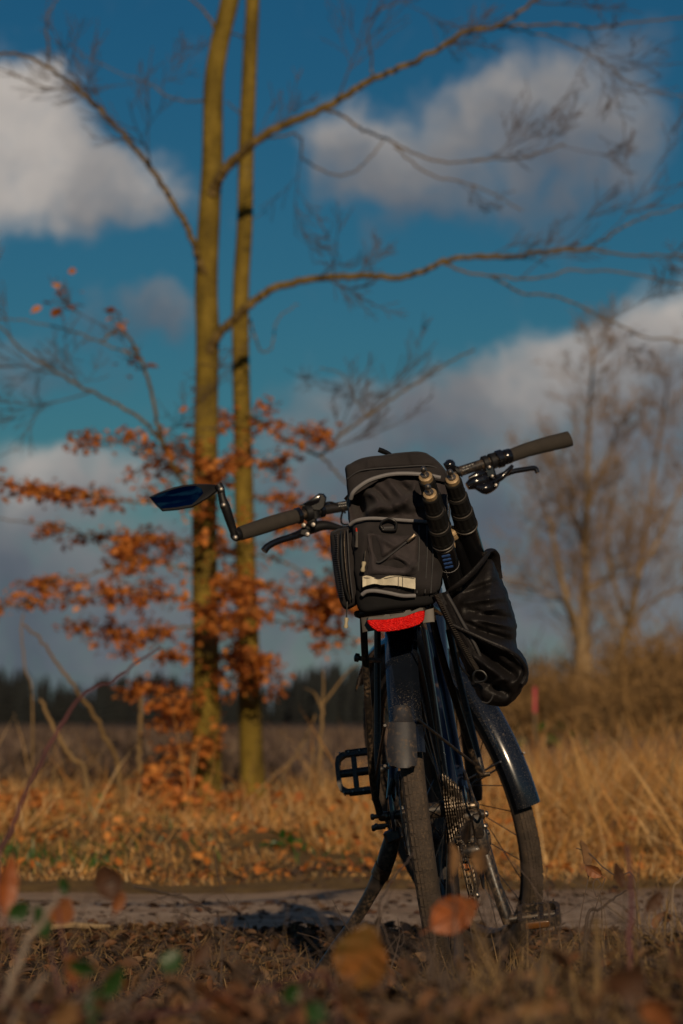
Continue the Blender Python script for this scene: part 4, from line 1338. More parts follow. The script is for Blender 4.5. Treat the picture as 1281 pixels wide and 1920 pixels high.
for i in range(44):
    t = i / 43
    xx = np.interp(t, np.linspace(0, 1, 7), [816, 826, 839, 854, 868, 881, 891]); yy = np.interp(t, np.linspace(0, 1, 7), [1117, 1137, 1163, 1191, 1215, 1238, 1255])
    uu = -.413 + .045 * t
    line('zip_tooth', [(xx, yy, uu), (xx + 6, yy - 1.5, uu - .003)], .0009, M['lamphouse'], zf, n=5)
line('piping', [(838, 1114, -.408), (851, 1136, -.403), (866, 1164, -.396), (882, 1192, -.388), (895, 1217, -.381), (904, 1240, -.373)], .003, M['dpiping'], zf)
line('piping', [(850, 1172, -.395), (880, 1186, -.402), (915, 1202, -.405), (948, 1216, -.398), (972, 1232, -.38), (985, 1250, -.362), (986, 1266, -.35), (978, 1282, -.35)], .0034, M['ripstop'], pan)
k = MB(); k.tube(catmull(BL([(889, 1278, -.385), (888, 1266, -.388), (893, 1258, -.388), (905, 1259, -.388), (912, 1268, -.388), (909, 1276, -.387), (898, 1279, -.386)]), 4, closed=True), .0022, 8); k.build('buckle', M['ring'], pan)
line('cord_loop', [(904, 1316, -.33), (914, 1318, -.335), (921, 1312, -.34), (925, 1303, -.345)], .0015, M['dpiping'], pan)
line('strap', [(858, 1222, -.36), (861, 1240, -.36), (865, 1252, -.355), (880, 1268, -.35)], [.0045, .0035, .003, .003], M['ring'], pan, flat=.5)

# ------------------------------------------------------------------ tripod, feet up, stuck in the pannier
tri = empty('tripod', (BX, BY, BZ), BROT)
tag(tri, 'black folded tripod with brass-tipped feet sticking up out of the open pannier', 'tripod')


def tleg(foot, low_, r0, marks=None):
    a, b_ = B(*foot), B(*low_)
    ax_ = (b_ - a).normalized()
    L = (b_ - a).length
    t = MB()
    t.lathe(a + ax_ * .11, b_, [(0, r0 * 1.0), (L - .11, r0 * 1.02)], 24)
    leg = t.build('leg', M['tripodtube'], tri)
    # brass foot with its spike
    f = MB()
    f.lathe(a - ax_ * .002, a + ax_ * .02, [(0, .0085), (.002, .0118), (.008, .0122), (.02, .0122)], 20)
    f.build('foot', M['brass'], leg)
    s_ = MB()
    s_.lathe(a - ax_ * .024, a + ax_ * .002, [(0, .0022), (.002, .0045), (.006, .0055), (.011, .005), (.013, .003), (.019, .003), (.0192, .0075), (.026, .0078)], 8)
    s_.build('spike', M['steel'], leg)
    z0 = .008
    rr = r0 * .84
    for i in range(3):
        ln = (.040, .042, .042)[i]
        rr = r0 * (.86, 1.0, 1.12)[i]
        p0 = a + ax_ * z0
        k = MB()
        # ribbed twist lock: scalloped rubber barrel
        nseg = 48
        prof = [(0, .93, 0), (.003, 1.0, 0), (.006, 1.0, 1), (ln - .010, 1.0, 1), (ln - .007, 1.02, 0), (ln - .002, 1.02, 0), (ln, .93, 0)]
        o1 = ax_.orthogonal().normalized(); o2 = ax_.cross(o1)
        vs, fs = [], []
        for (tt, q, rib) in prof:
            for j in range(nseg):
                an = 2 * math.pi * j / nseg
                r_ = rr * q * (1 - (.05 if (rib and j % 4 in (0, 1)) else 0))
                vs.append(p0 + ax_ * tt + o1 * math.cos(an) * r_ + o2 * math.sin(an) * r_)
        for ii in range(len(prof) - 1):
            for j in range(nseg):
                j2 = (j + 1) % nseg
                fs.append((ii * nseg + j, ii * nseg + j2, (ii + 1) * nseg + j2, (ii + 1) * nseg + j))
        fs.append(tuple(range(nseg - 1, -1, -1))); fs.append(tuple((len(prof) - 1) * nseg + j for j in range(nseg)))
        k.add(vs, fs)
        k.build('twist_lock', M['tripodlock'], leg, smooth=False)
        rg = MB(); rg.lathe(p0 + ax_ * (ln - .001), p0 + ax_ * (ln + .003), [(0, rr * 1.0), (.001, rr * 1.06), (.003, rr * 1.06), (.004, rr * 1.0)], 28)
        rg.build('lock_ring', M['lamphouse'], leg)
        z0 += ln + .003
    return leg, a, ax_


legA, _, _ = tleg((798, 893, -.49), (870, 1142, -.19), .0172)
legB, ab, axb = tleg((806, 925, -.545), (874, 1175, -.22), .0176)
legC, _, _ = tleg((848, 897, -.485), (908, 1100, -.21), .0182)
# printed maker's marks on the near leg: short blue bars as in the photo
o1 = Vector((0, -1, 0)); o1 = (o1 - axb * o1.dot(axb)).normalized(); o2 = axb.cross(o1)
for i in range(4):
    p = ab + axb * (.158 + i * .011) + o1 * .0177
    k = MB(); k.box(p, o2 * .0075, o1 * .0006, axb * .0026, .2); k.build('printed_mark', M['blueprint'], legB)
k = MB(); p = ab + axb * .148
k.lathe(p, p + axb * .003, [(0, .0176), (.0005, .0182), (.0025, .0182), (.003, .0176)], 28); k.build('lock_ring', M['lamphouse'], legB)
k = MB(); p = ab + axb * .206
k.lathe(p, p + axb * .0015, [(0, .0176), (.0004, .0181), (.0011, .0181), (.0015, .0176)], 28); k.build('lock_ring', M['piping'], legB)
k = MB(); a, b_ = B(849, 1000, -.36), B(900, 1130, -.2); k.tube([a, b_], .012, 16); k = k.build('centre_column', M['tripodtube'], tri)
h = MB(); ax_ = (b_ - a).normalized()
h.lathe(a - ax_ * .012, a + ax_ * .012, [(0, .006), (.002, .010), (.006, .0125), (.009, .0105), (.012, .0125), (.018, .0125), (.020, .0105), (.024, .0105)], 20)
h.tube(catmull(BL([(848, 1012, -.375), (845, 1022, -.378), (848, 1030, -.378), (852, 1026, -.378), (851, 1017, -.377)]), 4), .0022, 7)
h.build('column_hook', M['brass'], k)

# ------------------------------------------------------------------ trees
def seg_count(L):
    return 4


def grow(acc, start, d, length, radius, depth, rng, up=0.1, kink=0.25, nsub=5, sides=4, tips=None, spread=0.8):
    """a twig with side twigs; appends (points, radius) tubes to acc"""
    pts = [Vector(start)]
    d = Vector(d).normalized()
    n = 5
    for i in range(n):
        j = Vector((rng.gauss(0, kink), rng.gauss(0, kink), rng.gauss(0, kink) + up))
        d = (d + j * 0.5).normalized()
        pts.append(pts[-1] + d * (length / n))
    acc.append((pts, radius))
    if tips is not None and depth <= 1:
        tips.extend(pts[1:])
    if depth <= 0:
        return
    for k in range(nsub):
        t = rng.uniform(0.15, 1.0)
        i = min(n - 1, int(t * n))
        p = pts[i].lerp(pts[i + 1], t * n - i if t < 1 else 1)
        base = (pts[i + 1] - pts[i]).normalized()
        side = Vector((rng.gauss(0, 1), rng.gauss(0, 1), rng.gauss(0, .7)))
        side = (side - base * side.dot(base)).normalized()
        nd = (base * 0.75 + side * spread).normalized()
        grow(acc, p, nd, length * rng.uniform(.4, .7) * (1 - .3 * t), radius * .58, depth - 1, rng, up, kink, max(2, nsub - 1), sides, tips, spread)


def tubes_mesh(name, acc, mt, parent, sides=4, rmin=.0012, kind=None):
    mb = MB()
    for pts, r in acc:
        m = len(pts)
        mb.tube(pts, [max(rmin, r * (1 - .75 * i / (m - 1))) for i in range(m)], sides, cap=False)
    return mb.build(name, mt, parent, kind=kind)


def limb(name, pts, radii, mt, parent, sides=12, n=6):
    mb = MB()
    mb.tube(catmull(pts, n), radii, sides)
    return mb.build(name, mt, parent)


YL, YR = 18.6, 19.1
PXM_L, PXM_R = FPX / YL, FPX / YR


def wob(rng, pts, a):
    return [Vector(p) + Vector((rng.gauss(0, a), 0, rng.gauss(0, a))) for p in pts]


def make_branch(tree, pxpts, Y0, Y1, w0, w1, rng, acc, tw_every=.35, tw_len=.5, tw_depth=2, tips=None, mt='branchbark', side_lean=.6, up=.12, zs=.8):
    """a bough traced by (px,py), running in depth from Y0 to Y1; fine twigs go into acc"""
    m = len(pxpts)
    pts = [P(x, y, Y0 + (Y1 - Y0) * i / (m - 1)) for i, (x, y) in enumerate(pxpts)]
    sm = catmull(pts, 6)
    sm = [p + Vector((rng.gauss(0, .0035), rng.gauss(0, .01), rng.gauss(0, .0035))) if 0 < i < len(sm) - 1 else p for i, p in enumerate(sm)]
    r0, r1 = w0 / 2 * Y0 / FPX, w1 / 2 * Y1 / FPX
    mb = MB()
    mb.tube(sm, [r0 * 1.25] + [r0 + (r1 - r0) * (i / (len(sm) - 1)) ** .8 for i in range(1, len(sm))], 9)
    ob = mb.build('branch', M[mt], tree)
    L = sum((b - a).length for a, b in zip(sm[:-1], sm[1:]))
    nt = int(L / (tw_every * (3.0 if tw_depth > 1 else 1.0)))
    for k in range(nt):
        t = rng.uniform(.18, 1)
        i = min(len(sm) - 2, int(t * (len(sm) - 1)))
        base = (sm[i + 1] - sm[i]).normalized()
        side = Vector((rng.gauss(0, .5), rng.gauss(0, 1), rng.gauss(0, zs)))
        side = (side - base * side.dot(base)).normalized()
        rr = r0 + (r1 - r0) * t
        grow(acc, sm[i], base * .7 + side * side_lean, (1.35 if tw_depth > 1 else 1) * tw_len * rng.uniform(.6, 1.25) * (1.1 - .45 * t), min(.0050, rr * .5), tw_depth, rng, up=up * .7, kink=.3 if tw_depth < 2 else .15, nsub=5 if tw_depth < 2 else 6, tips=tips, spread=.8 if tw_depth < 2 else .5)
    return ob, sm


def leaf_spray(rng, centers, n, size, jit):
    """positions for dry leaves around twig points"""
    c = np.array([tuple(p) for p in centers])
    i = rng.randint(0, len(c), n)
    pos = c[i] + rng.normal(0, 1, (n, 3)) * np.array(jit)
    return scatter(LEAF_V, LEAF_T, pos, rng.uniform(0, 6.28, n), rng.normal(-.25, .4, n), rng.normal(0, .45, n), size * rng.uniform(.55, 1.45, n))


def trunk(tree, line_, Y, name='trunk'):
    pts = [P(x, y, Y) for x, y, w in line_]
    pts[-1].z = float(gz(pts[-1].x, pts[-1].y)) - .15
    sm = catmull(pts, 8)
    ws = []
    for i in range(len(line_) - 1):
        for k in range(8):
            t = k / 8
            ws.append(line_[i][2] * (1 - t) + line_[i + 1][2] * t)
    ws.append(line_[-1][2])
    mb = MB()
    rg = random.Random(5)
    n = 20
    vs, fs = [], []
    for i, (p, w) in enumerate(zip(sm, ws)):
        r = w / 2 * Y / FPX
        for k in range(n):
            a = 2 * math.pi * k / n
            q = noise.noise(Vector((math.cos(a) * 1.3 + p.x * 3, math.sin(a) * 1.3, p.z * 1.4)))
            rr = r * (1 + .06 * q)
            vs.append((p.x + math.cos(a) * rr, p.y + math.sin(a) * rr, p.z))
    for i in range(len(sm) - 1):
        for k in range(n):
            k2 = (k + 1) % n
            fs.append((i * n + k, i * n + k2, (i + 1) * n + k2, (i + 1) * n + k))
    mb.add(vs, fs)
    return mb.build(name, M['bark'], tree)


rng = random.Random(11)
nr = np.random.RandomState(21)

# ---- left beech
c = P(385, 1525, YL)
tl_ = empty('beech_tree'); tag(tl_, 'thicker olive-barked beech trunk left of the pair, with forks and rusty leaves', 'tree', 'pair of young beeches')
trunk(tl_, [(470, -700, 20), (455, -300, 28), (440, -80, 33), (431, 0, 36), (412, 80, 36), (401, 150, 37), (399, 230, 38), (398, 300, 40), (394, 370, 41), (391, 430, 43), (388, 500, 43), (387, 560, 44), (389, 620, 45), (388, 700, 44), (387, 760, 44), (385, 850, 46), (383, 950, 47), (384, 1050, 48), (385, 1150, 50), (386, 1250, 52), (387, 1350, 54), (386, 1430, 58), (384, 1500, 66), (382, 1540, 78), (381, 1570, 90)], YL)
accL, tipsL = [], []
make_branch(tl_, [(396, 372), (408, 340), (428, 311), (452, 288), (478, 266), (530, 236), (600, 205), (660, 172), (700, 147), (760, 124), (820, 92), (875, 58), (930, 50), (980, 18), (1030, -20)], YL - .02, YL - 1.2, 22, 6, rng, accL, .20, .6)
make_branch(tl_, [(930, 50), (1000, 46), (1060, 46), (1120, 52), (1190, 42), (1290, 30)], YL - 1.0, YL - 1.4, 6, 3, rng, accL, .22, .45)
make_branch(tl_, [(955, 52), (1040, 72), (1110, 104), (1150, 130), (1180, 155), (1290, 185)], YL - 1.0, YL - 1.2, 3.2, 2, rng, accL, .22, .4)
make_branch(tl_, [(700, 147), (697, 110), (690, 55), (720, 15), (790, -5)], YL - .5, YL - .9, 4, 2, rng, accL, .22, .45)
make_branch(tl_, [(600, 205), (640, 215), (680, 245), (720, 258), (770, 285), (830, 303), (900, 300), (980, 295), (1060, 270)], YL - .3, YL + .4, 6, 2.5, rng, accL, .13, .5)
make_branch(tl_, [(740, 275), (800, 325), (860, 340), (920, 360), (980, 395)], YL, YL + .3, 3.5, 2, rng, accL, .16, .4)
make_branch(tl_, [(500, 258), (560, 255), (570, 300), (640, 330), (690, 300), (720, 262)], YL - .2, YL + .4, 4, 2.5, rng, accL, .2, .4)
make_branch(tl_, [(390, 672), (402, 640), (424, 612), (446, 593), (470, 570), (505, 545), (550, 530), (610, 521), (680, 517), (750, 520), (800, 506), (840, 488), (900, 481), (960, 480), (1020, 472), (1100, 467)], YL - .02, YL - 1.0, 20, 7, rng, accL, .20, .5)
make_branch(tl_, [(1100, 467), (1130, 450), (1180, 420), (1230, 400), (1310, 375)], YL - 1.0, YL - 1.2, 5, 2.5, rng, accL, .16, .45)
make_branch(tl_, [(1100, 467), (1160, 476), (1230, 478), (1310, 475)], YL - 1.0, YL - 1.3, 5, 3, rng, accL, .18, .4)
make_branch(tl_, [(830, 492), (870, 510), (940, 518), (1010, 522), (1080, 505), (1190, 515), (1300, 540)], YL - .5, YL - .3, 5, 3, rng, accL, .2, .4)
make_branch(tl_, [(920, 517), (980, 548), (1050, 558), (1110, 585), (1170, 612), (1210, 632), (1300, 642)], YL - .4, YL - .2, 4.5, 3, rng, accL, .2, .4)
make_branch(tl_, [(386, 520), (374, 490), (363, 455), (345, 415), (318, 368), (285, 318), (250, 275), (215, 235), (170, 190), (125, 152), (92, 128), (50, 105), (0, 100), (-60, 105)], YL - .02, YL - .9, 14, 5, rng, accL, .22, .5)
make_branch(tl_, [(92, 128), (90, 80), (88, 35), (110, -10)], YL - .7, YL - .8, 5, 3, rng, accL, .18, .45)
make_branch(tl_, [(120, 168), (70, 160), (30, 140), (-30, 120)], YL - .7, YL - .8, 3, 2, rng, accL, .25, .4)
make_branch(tl_, [(384, 188), (350, 190), (310, 178), (270, 152), (230, 140), (150, 100)], YL, YL + .6, 4, 1.6, rng, accL, .14, .5)
make_branch(tl_, [(404, 52), (390, 30), (370, 10), (345, -20)], YL, YL + .3, 6, 3, rng, accL, .3, .4)
make_branch(tl_, [(470, 600), (478, 630), (490, 660), (510, 650), (520, 600), (560, 570)], YL - .1, YL + .3, 4, 2, rng, accL, .2, .35)
# drooping lower boughs on the left, mostly bare at their ends
make_branch(tl_, [(372, 935), (345, 905), (322, 870), (306, 835), (296, 790), (280, 720), (262, 670), (240, 632), (215, 622), (190, 640)], YL - .05, YL - .9, 10, 4, rng, accL, .13, .4, tips=tipsL)
make_branch(tl_, [(306, 835), (280, 800), (240, 770), (195, 745), (150, 725), (110, 700), (75, 680), (40, 655), (0, 615), (-50, 590)], YL - .5, YL - 1.2, 7, 3.5, rng, accL, .11, .45)
make_branch(tl_, [(262, 670), (220, 655), (160, 630), (100, 612), (40, 600), (-40, 600)], YL - .6, YL - .4, 4, 2, rng, accL, .11, .45)
# leafy sprays
SPR = [[(378, 905), (330, 880), (270, 845), (215, 825), (170, 830)], [(378, 965), (320, 945), (240, 940), (150, 925), (80, 915), (-15, 905)],
       [(376, 1020), (320, 1010), (250, 1015), (170, 1005), (90, 985), (-15, 970)], [(376, 1075), (320, 1060), (250, 1050), (180, 1075), (110, 1085), (30, 1095)],
       [(374, 1130), (300, 1115), (220, 1110), (140, 1125), (60, 1130), (-30, 1145)], [(374, 1175), (310, 1180), (250, 1200), (200, 1180), (130, 1165)],
       [(380, 1230), (340, 1235), (300, 1215), (260, 1180)], [(382, 1290), (340, 1300), (300, 1285), (265, 1295)], [(385, 1320), (340, 1335), (310, 1330)],
       [(392, 900), (420, 880), (440, 860)], [(390, 1080), (430, 1100), (450, 1140)], [(390, 1150), (425, 1160), (455, 1180)], [(392, 1260), (430, 1270), (455, 1275)],
       [(380, 860), (350, 855), (320, 825)], [(384, 1380), (362, 1400), (358, 1420)]]
lc = []
for s in SPR:
    d = rng.uniform(-1.0, .35)
    ob, sm = make_branch(tl_, s, YL - .05, YL + d, 4.5, 2, rng, accL, .10, .20, 1, tips=lc, up=.0, zs=.18)
    lc += sm[2:]
frontc = [P(x, y, YL - .25 - rng.random() * .3) for x, y in [(392, 900), (375, 960), (400, 985), (372, 1020), (405, 1055), (440, 1105), (420, 1110), (395, 1180), (380, 1200), (400, 1262), (360, 1310), (365, 1300), (420, 1000), (440, 960), (350, 1000), (345, 1090), (300, 1060), (360, 880), (330, 940)] for _ in range(5)]
V1, F1 = leaf_spray(nr, lc, 5000, .039, (.04, .06, .013))
V2, F2 = leaf_spray(nr, frontc, 240, .042, (.06, .06, .025))
V3, F3 = leaf_spray(nr, tipsL, 40, .06, (.04, .05, .04))
fast('leaves', np.concatenate([V1, V2, V3]), np.concatenate([F1, F2 + len(V1), F3 + len(V1) + len(V2)]), M['beechleaf'], tl_, kind='stuff')
tubes_mesh('twigs', accL, M['twig'], tl_, 4, .0018, kind='stuff')

# ---- right beech
trr_ = empty('beech_tree'); tag(trr_, 'slimmer straight beech trunk right of the pair, crossed by shadow bands', 'tree', 'pair of young beeches')
trunk(trr_, [(478, -600, 16), (478, -200, 22), (474, 0, 26), (470, 80, 27), (467, 150, 28), (462, 280, 29), (459, 420, 30), (453, 520, 31), (451, 600, 32), (452, 700, 33), (455, 800, 34), (457, 900, 36), (459, 1000, 37), (462, 1100, 39), (465, 1200, 41), (468, 1300, 43), (471, 1400, 45), (474, 1480, 50), (476, 1530, 60), (477, 1560, 72)], YR)
accR, tipsR = [], []
make_branch(trr_, [(466, 775), (490, 795), (520, 815), (560, 835), (600, 852), (640, 815), (690, 780), (740, 745), (790, 710), (840, 680), (890, 655)], YR - .05, YR - .7, 8, 3, rng, accR, .14, .5)
make_branch(trr_, [(600, 852), (625, 880), (650, 905), (690, 930)], YR - .4, YR - .5, 5, 3, rng, accR, .3, .3)
make_branch(trr_, [(690, 780), (660, 740), (640, 700), (600, 690)], YR - .45, YR - .3, 3, 2, rng, accR, .16, .4)
make_branch(trr_, [(458, 215), (440, 205), (425, 190)], YR, YR + .3, 4, 2, rng, accR, .5, .3)
make_branch(trr_, [(462, 70), (445, 65), (430, 60)], YR, YR + .3, 4, 2, rng, accR, .5, .3)
lc = []
for s in [[(458, 805), (500, 790), (545, 800), (580, 815)], [(460, 985), (510, 985), (570, 1000), (640, 1025)], [(462, 1040), (520, 1050), (580, 1080), (650, 1120), (690, 1135)], [(464, 1085), (520, 1100), (580, 1110), (640, 1120)],
          [(465, 1150), (520, 1165), (580, 1170), (650, 1195), (690, 1200)], [(466, 1205), (440, 1215), (480, 1235), (492, 1245)], [(468, 1235), (490, 1250), (470, 1265)], [(460, 860), (500, 870), (530, 880)], [(463, 1010), (440, 1040), (420, 1030)], [(458, 790), (430, 800), (410, 805)], [(464, 1120), (500, 1125), (560, 1140), (610, 1145)], [(462, 940), (500, 930), (560, 945), (600, 960)]]:
    ob, sm = make_branch(trr_, s, YR - .05, YR - rng.uniform(-.3, .9), 4, 2, rng, accR, .10, .20, 1, tips=lc, up=.0, zs=.18)
    lc += sm[2:]
lc += [P(x, y, YR - .3) for x, y in [(460, 820), (452, 1000), (470, 1060), (480, 1100), (455, 1150), (470, 1180), (455, 1090), (462, 1215), (480, 1240), (490, 1230)] for _ in range(9)]
V1, F1 = leaf_spray(nr, lc, 3400, .039, (.04, .06, .013))
fast('leaves', V1, F1, M['beechleaf'], trr_, kind='stuff')
tubes_mesh('twigs', accR, M['twig'], trr_, 4, .0018, kind='stuff')

# ---- bare trees in the middle distance on the right
YF = 45.0


def far_tree(label, stems, Y, seed, side=.45, tw=.14, dl=1.1):
    r_ = random.Random(seed)
    t = empty('bare_tree'); tag(t, label, 'tree', 'bare trees right of the bicycle')
    acc = []
    first = True
    for s in stems:
        pts = [P(x, y, Y + r_.uniform(-.2, .2) * i) for i, (x, y, w) in enumerate(s)]
        if first:
            pts[0].z = -.35
        sm = catmull(pts, 6)
        ws = np.interp(np.linspace(0, 1, len(sm)), np.linspace(0, 1, len(s)), [w / 2 * Y / FPX for x, y, w in s])
        mb = MB(); mb.tube(sm, list(ws), 9); mb.build('trunk' if first else 'branch', M['farbark'], t)
        first = False
        L = sum((b - a).length for a, b in zip(sm[:-1], sm[1:]))
        for k in range(int(L / tw)):
            q = r_.uniform(.22, 1)
            i = min(len(sm) - 2, int(q * (len(sm) - 1)))
            base = (sm[i + 1] - sm[i]).normalized()
            sd = Vector((r_.gauss(0, 1), r_.gauss(0, .8), r_.gauss(.15, .3))).normalized()
            grow(acc, sm[i], base * .75 + sd * .6, (1.25 - .75 * q) * r_.uniform(.5, 1.15) * dl, (.011 * (1.15 - .6 * q)), 2, r_, up=.18, kink=.22, nsub=5, spread=.7)
    tubes_mesh('twigs', acc, M['fartwig'], t, 3, .0033, kind='stuff')
    return t


far_tree('tall bare tree with pale straight trunk and fine crown right of the handlebar', [
    [(1098, 1420, 44), (1096, 1320, 40), (1094, 1240, 34), (1096, 1150, 20), (1098, 1050, 14), (1100, 950, 11), (1103, 850, 9), (1106, 760, 7), (1110, 700, 6), (1113, 650, 3)],
    [(1094, 1250, 20), (1080, 1190, 16), (1062, 1120, 12), (1045, 1050, 9), (1030, 980, 7), (1012, 920, 4), (1000, 880, 3)],
    [(1098, 1040, 9), (1082, 980, 7), (1065, 900, 5), (1050, 840, 3)],
    [(1101, 960, 8), (1120, 900, 6), (1145, 840, 4), (1160, 790, 2)],
    [(1095, 1180, 9), (1060, 1130, 6), (1000, 1105, 4), (950, 1095, 3)],
    [(1098, 1110, 9), (1140, 1085, 6), (1180, 1075, 4), (1225, 1040, 3)]], YF, 3)
far_tree('bare tree leaning right beside the pale-trunked one', [
    [(1118, 1410, 30), (1133, 1330, 25), (1153, 1250, 20), (1178, 1170, 15), (1195, 1090, 11), (1208, 1010, 8), (1220, 930, 6), (1232, 850, 6), (1245, 770, 4), (1255, 700, 2)],
    [(1180, 1165, 10), (1150, 1090, 8), (1142, 1000, 6), (1150, 920, 4), (1160, 850, 2)],
    [(1200, 1070, 9), (1235, 1010, 7), (1270, 930, 5), (1300, 870, 3)],
    [(1178, 1175, 9), (1220, 1130, 6), (1270, 1105, 4), (1320, 1080, 3)]], YF + 2, 4, tw=.19)

# ------------------------------------------------------------------ far wood, heath and thicket
r = np.random.RandomState(3)
# conifer wood on the horizon: tiers of drooping needles, thousands of trees that read as one mass
YW = 620.0
n = 1900
wx = r.uniform(-330, 350, n)
wy = YW + r.uniform(0, 60, n)
pxs = CX + FPX * wx / wy
top = np.interp(pxs, [-300, 0, 60, 150, 215, 300, 370, 500, 560, 640, 700, 900, 1300], [1262, 1258, 1262, 1288, 1266, 1262, 1292, 1285, 1262, 1246, 1258, 1268, 1290])
hh = (HORIZON - top) / FPX * wy * r.uniform(.78, 1.12, n) + 1.2
TV, TF = [], []
nr_, ns_ = 8, 7
for i in range(nr_):
    z0, z1 = i / nr_, min(1, (i + 1.9) / nr_)
    R = .155 * (1 - z0) ** .85 + .008
    b0 = len(TV)
    for k in range(ns_):
        a = 2 * math.pi * (k + .5 * (i % 2)) / ns_
        q = 1 + .25 * math.sin(k * 2.3 + i * 1.7)
        TV.append((math.cos(a) * R * q, math.sin(a) * R * q, z0))
    TV.append((0, 0, z1))
    for k in range(ns_):
        TF.append((b0 + k, b0 + (k + 1) % ns_, b0 + ns_))
pos = np.stack([wx, wy, np.full(n, -.6)], 1)
V, F = scatter(TV, TF, pos, r.uniform(0, 6.28, n), r.normal(0, .015, n), r.normal(0, .015, n), np.stack([hh * r.uniform(.8, 1.4, n), hh * r.uniform(.8, 1.4, n), hh], 1))
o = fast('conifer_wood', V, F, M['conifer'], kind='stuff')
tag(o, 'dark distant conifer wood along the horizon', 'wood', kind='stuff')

# heath: brown dead bracken and heather over the whole field
def band(n, y0, y1, half, power=1.6):
    t = r.uniform(0, 1, n) ** power
    y = y0 * (y1 / y0) ** t
    x = r.uniform(-1, 1, n) * (half * y + 1.0)
    return x, y


x, y = band(85000, 24, 230, .26, 1.0)
h = r.uniform(.12, .38, len(x)) * (0.7 + .6 * vnoise(x * .25, y * .12, 12))
h = h * np.where(y > 60, 1.3, 1)
V, F = blades(on_ground(x, y, -.02), h, h * r.uniform(.10, .28, len(x)), r, .5)
o = fast('heath', V, F, M['heath'], kind='stuff')
tag(o, 'brown dead bracken and heather covering the open field', 'heath', kind='stuff')

# dry grass on the verge beyond the track
x1, y1 = band(86000, 11.2, 26, .19, 1.15)
keep = vnoise(x1 * 1.6, y1 * 1.2, 31) > .34
x1, y1 = x1[keep], y1[keep]
h = r.uniform(.05, .26, len(x1)) * (.35 + 1.1 * vnoise(x1 * 1.1, y1 * .8, 33)) * sstep(10.7, 13.2, y1)
h = h * (0.48 + .8 * sstep(-.3, 1.6, x1)) * np.where(vnoise(x1 * 3.1, y1 * 2.0, 35) > .62, 1.7, .7) * (1 - .45 * sstep(-1.3, -1.0, x1) * sstep(-.2, -.4, x1)) + .025
V1, F1 = blades(on_ground(x1, y1, -.01), h, r.uniform(.003, .008, len(x1)), r, .85)
# long arching stems, thicker to the right
x2 = np.concatenate([r.uniform(-1.9, 2.6, 420), r.uniform(.9, 2.8, 1000)])
y2 = r.uniform(12.6, 21, len(x2))
h2 = r.uniform(.25, .62, len(x2))
V2, F2 = blades(on_ground(x2, y2), h2, r.uniform(.003, .007, len(x2)), r, .75)
# loose tussocks and flattened patches break the sward up
cx3 = np.concatenate([r.uniform(-1.9, 2.4, 90), r.uniform(.5, 2.4, 60)]); cy3 = r.uniform(12.2, 20, 150)
ch3 = r.uniform(.12, .5, 150) * (.40 + .8 * sstep(-.3, 1.6, cx3))
k3 = np.repeat(np.arange(150), 60)
x3 = cx3[k3] + r.normal(0, .07, len(k3)); y3 = cy3[k3] + r.normal(0, .07, len(k3))
V3, F3 = blades(on_ground(x3, y3), ch3[k3] * r.uniform(.5, 1.2, len(k3)), r.uniform(.003, .007, len(k3)), r, .65)
o = fast('dry_grass', np.concatenate([V1, V2, V3]), np.concatenate([F1, F2 + len(V1), F3 + len(V1) + len(V2)]), M['drygrass'], kind='stuff')
tag(o, 'straw-coloured dry grass on the verge beyond the track', 'grass', kind='stuff')
# fallen leaves and low green in that grass
x, y = band(2300, 11.5, 19, .13, 1.15)
V, F = scatter(LEAF_V, LEAF_T, on_ground(x, y, .02) + np.stack([0 * x, 0 * x, r.uniform(0, .10, len(x)) * (y > 12.3)], 1), r.uniform(0, 6.28, len(x)), r.normal(0, .5, len(x)), r.normal(0, .5, len(x)), r.uniform(.02, .05, len(x)))
o = fast('fallen_leaves', V, F, M['beechleaf'], kind='stuff')
tag(o, 'rusty fallen leaves strewn through the grass beyond the track', 'leaves', kind='stuff')
x = np.concatenate([r.uniform(-1.9, -.75, 420), r.uniform(-1.9, 1.8, 500)]); y = np.concatenate([r.uniform(11.6, 13.2, 420), r.uniform(11.8, 16, 500)])
V, F = blades(on_ground(x, y), r.uniform(.03, .09, len(x)), r.uniform(.004, .010, len(x)), r, .5)
o = fast('green_grass', V, F, M['green'], kind='stuff')
tag(o, 'short green grass along the far edge of the track', 'grass', kind='stuff')


# thicket of bare shrubs at the foot of the far trees
def shrub(px, Y, top_py, wpx, seed, label, mt='thicket', group='brown shrubs of the thicket', n=64, name='bare_shrub', leaves=0):
    rg = random.Random(seed)
    b = P(px, HORIZON + 60, Y); b.z = float(gz(b.x, Y))
    H = (HORIZON - top_py) / FPX * Y + CAMH - b.z
    Wd = wpx / FPX * Y
    acc, tips = [], []
    for i in range(n):
        s = b + Vector((rg.uniform(-.42, .42) * Wd, rg.uniform(-.6, .6) * Wd, 0))
        grow(acc, s, Vector((rg.gauss(0, .35), rg.gauss(0, .35), 1)), H * rg.uniform(.5, 1.0), .0022 * Y / 6.5 * 1.6, 2, rg, up=.12, kink=.25, nsub=5, tips=tips)
    t = empty(name)
    tag(t, label, 'shrub', group)
    tubes_mesh('twigs', acc, M[mt], t, 3, .0006 * Y / 6.5 * 1.3, kind='stuff')
    if leaves:
        nrr = np.random.RandomState(seed)
        V, F = leaf_spray(nrr, tips, leaves, .05, (.04, .04, .04))
        fast('leaves', V, F, M['beechleaf'], t, kind='stuff')
    return t


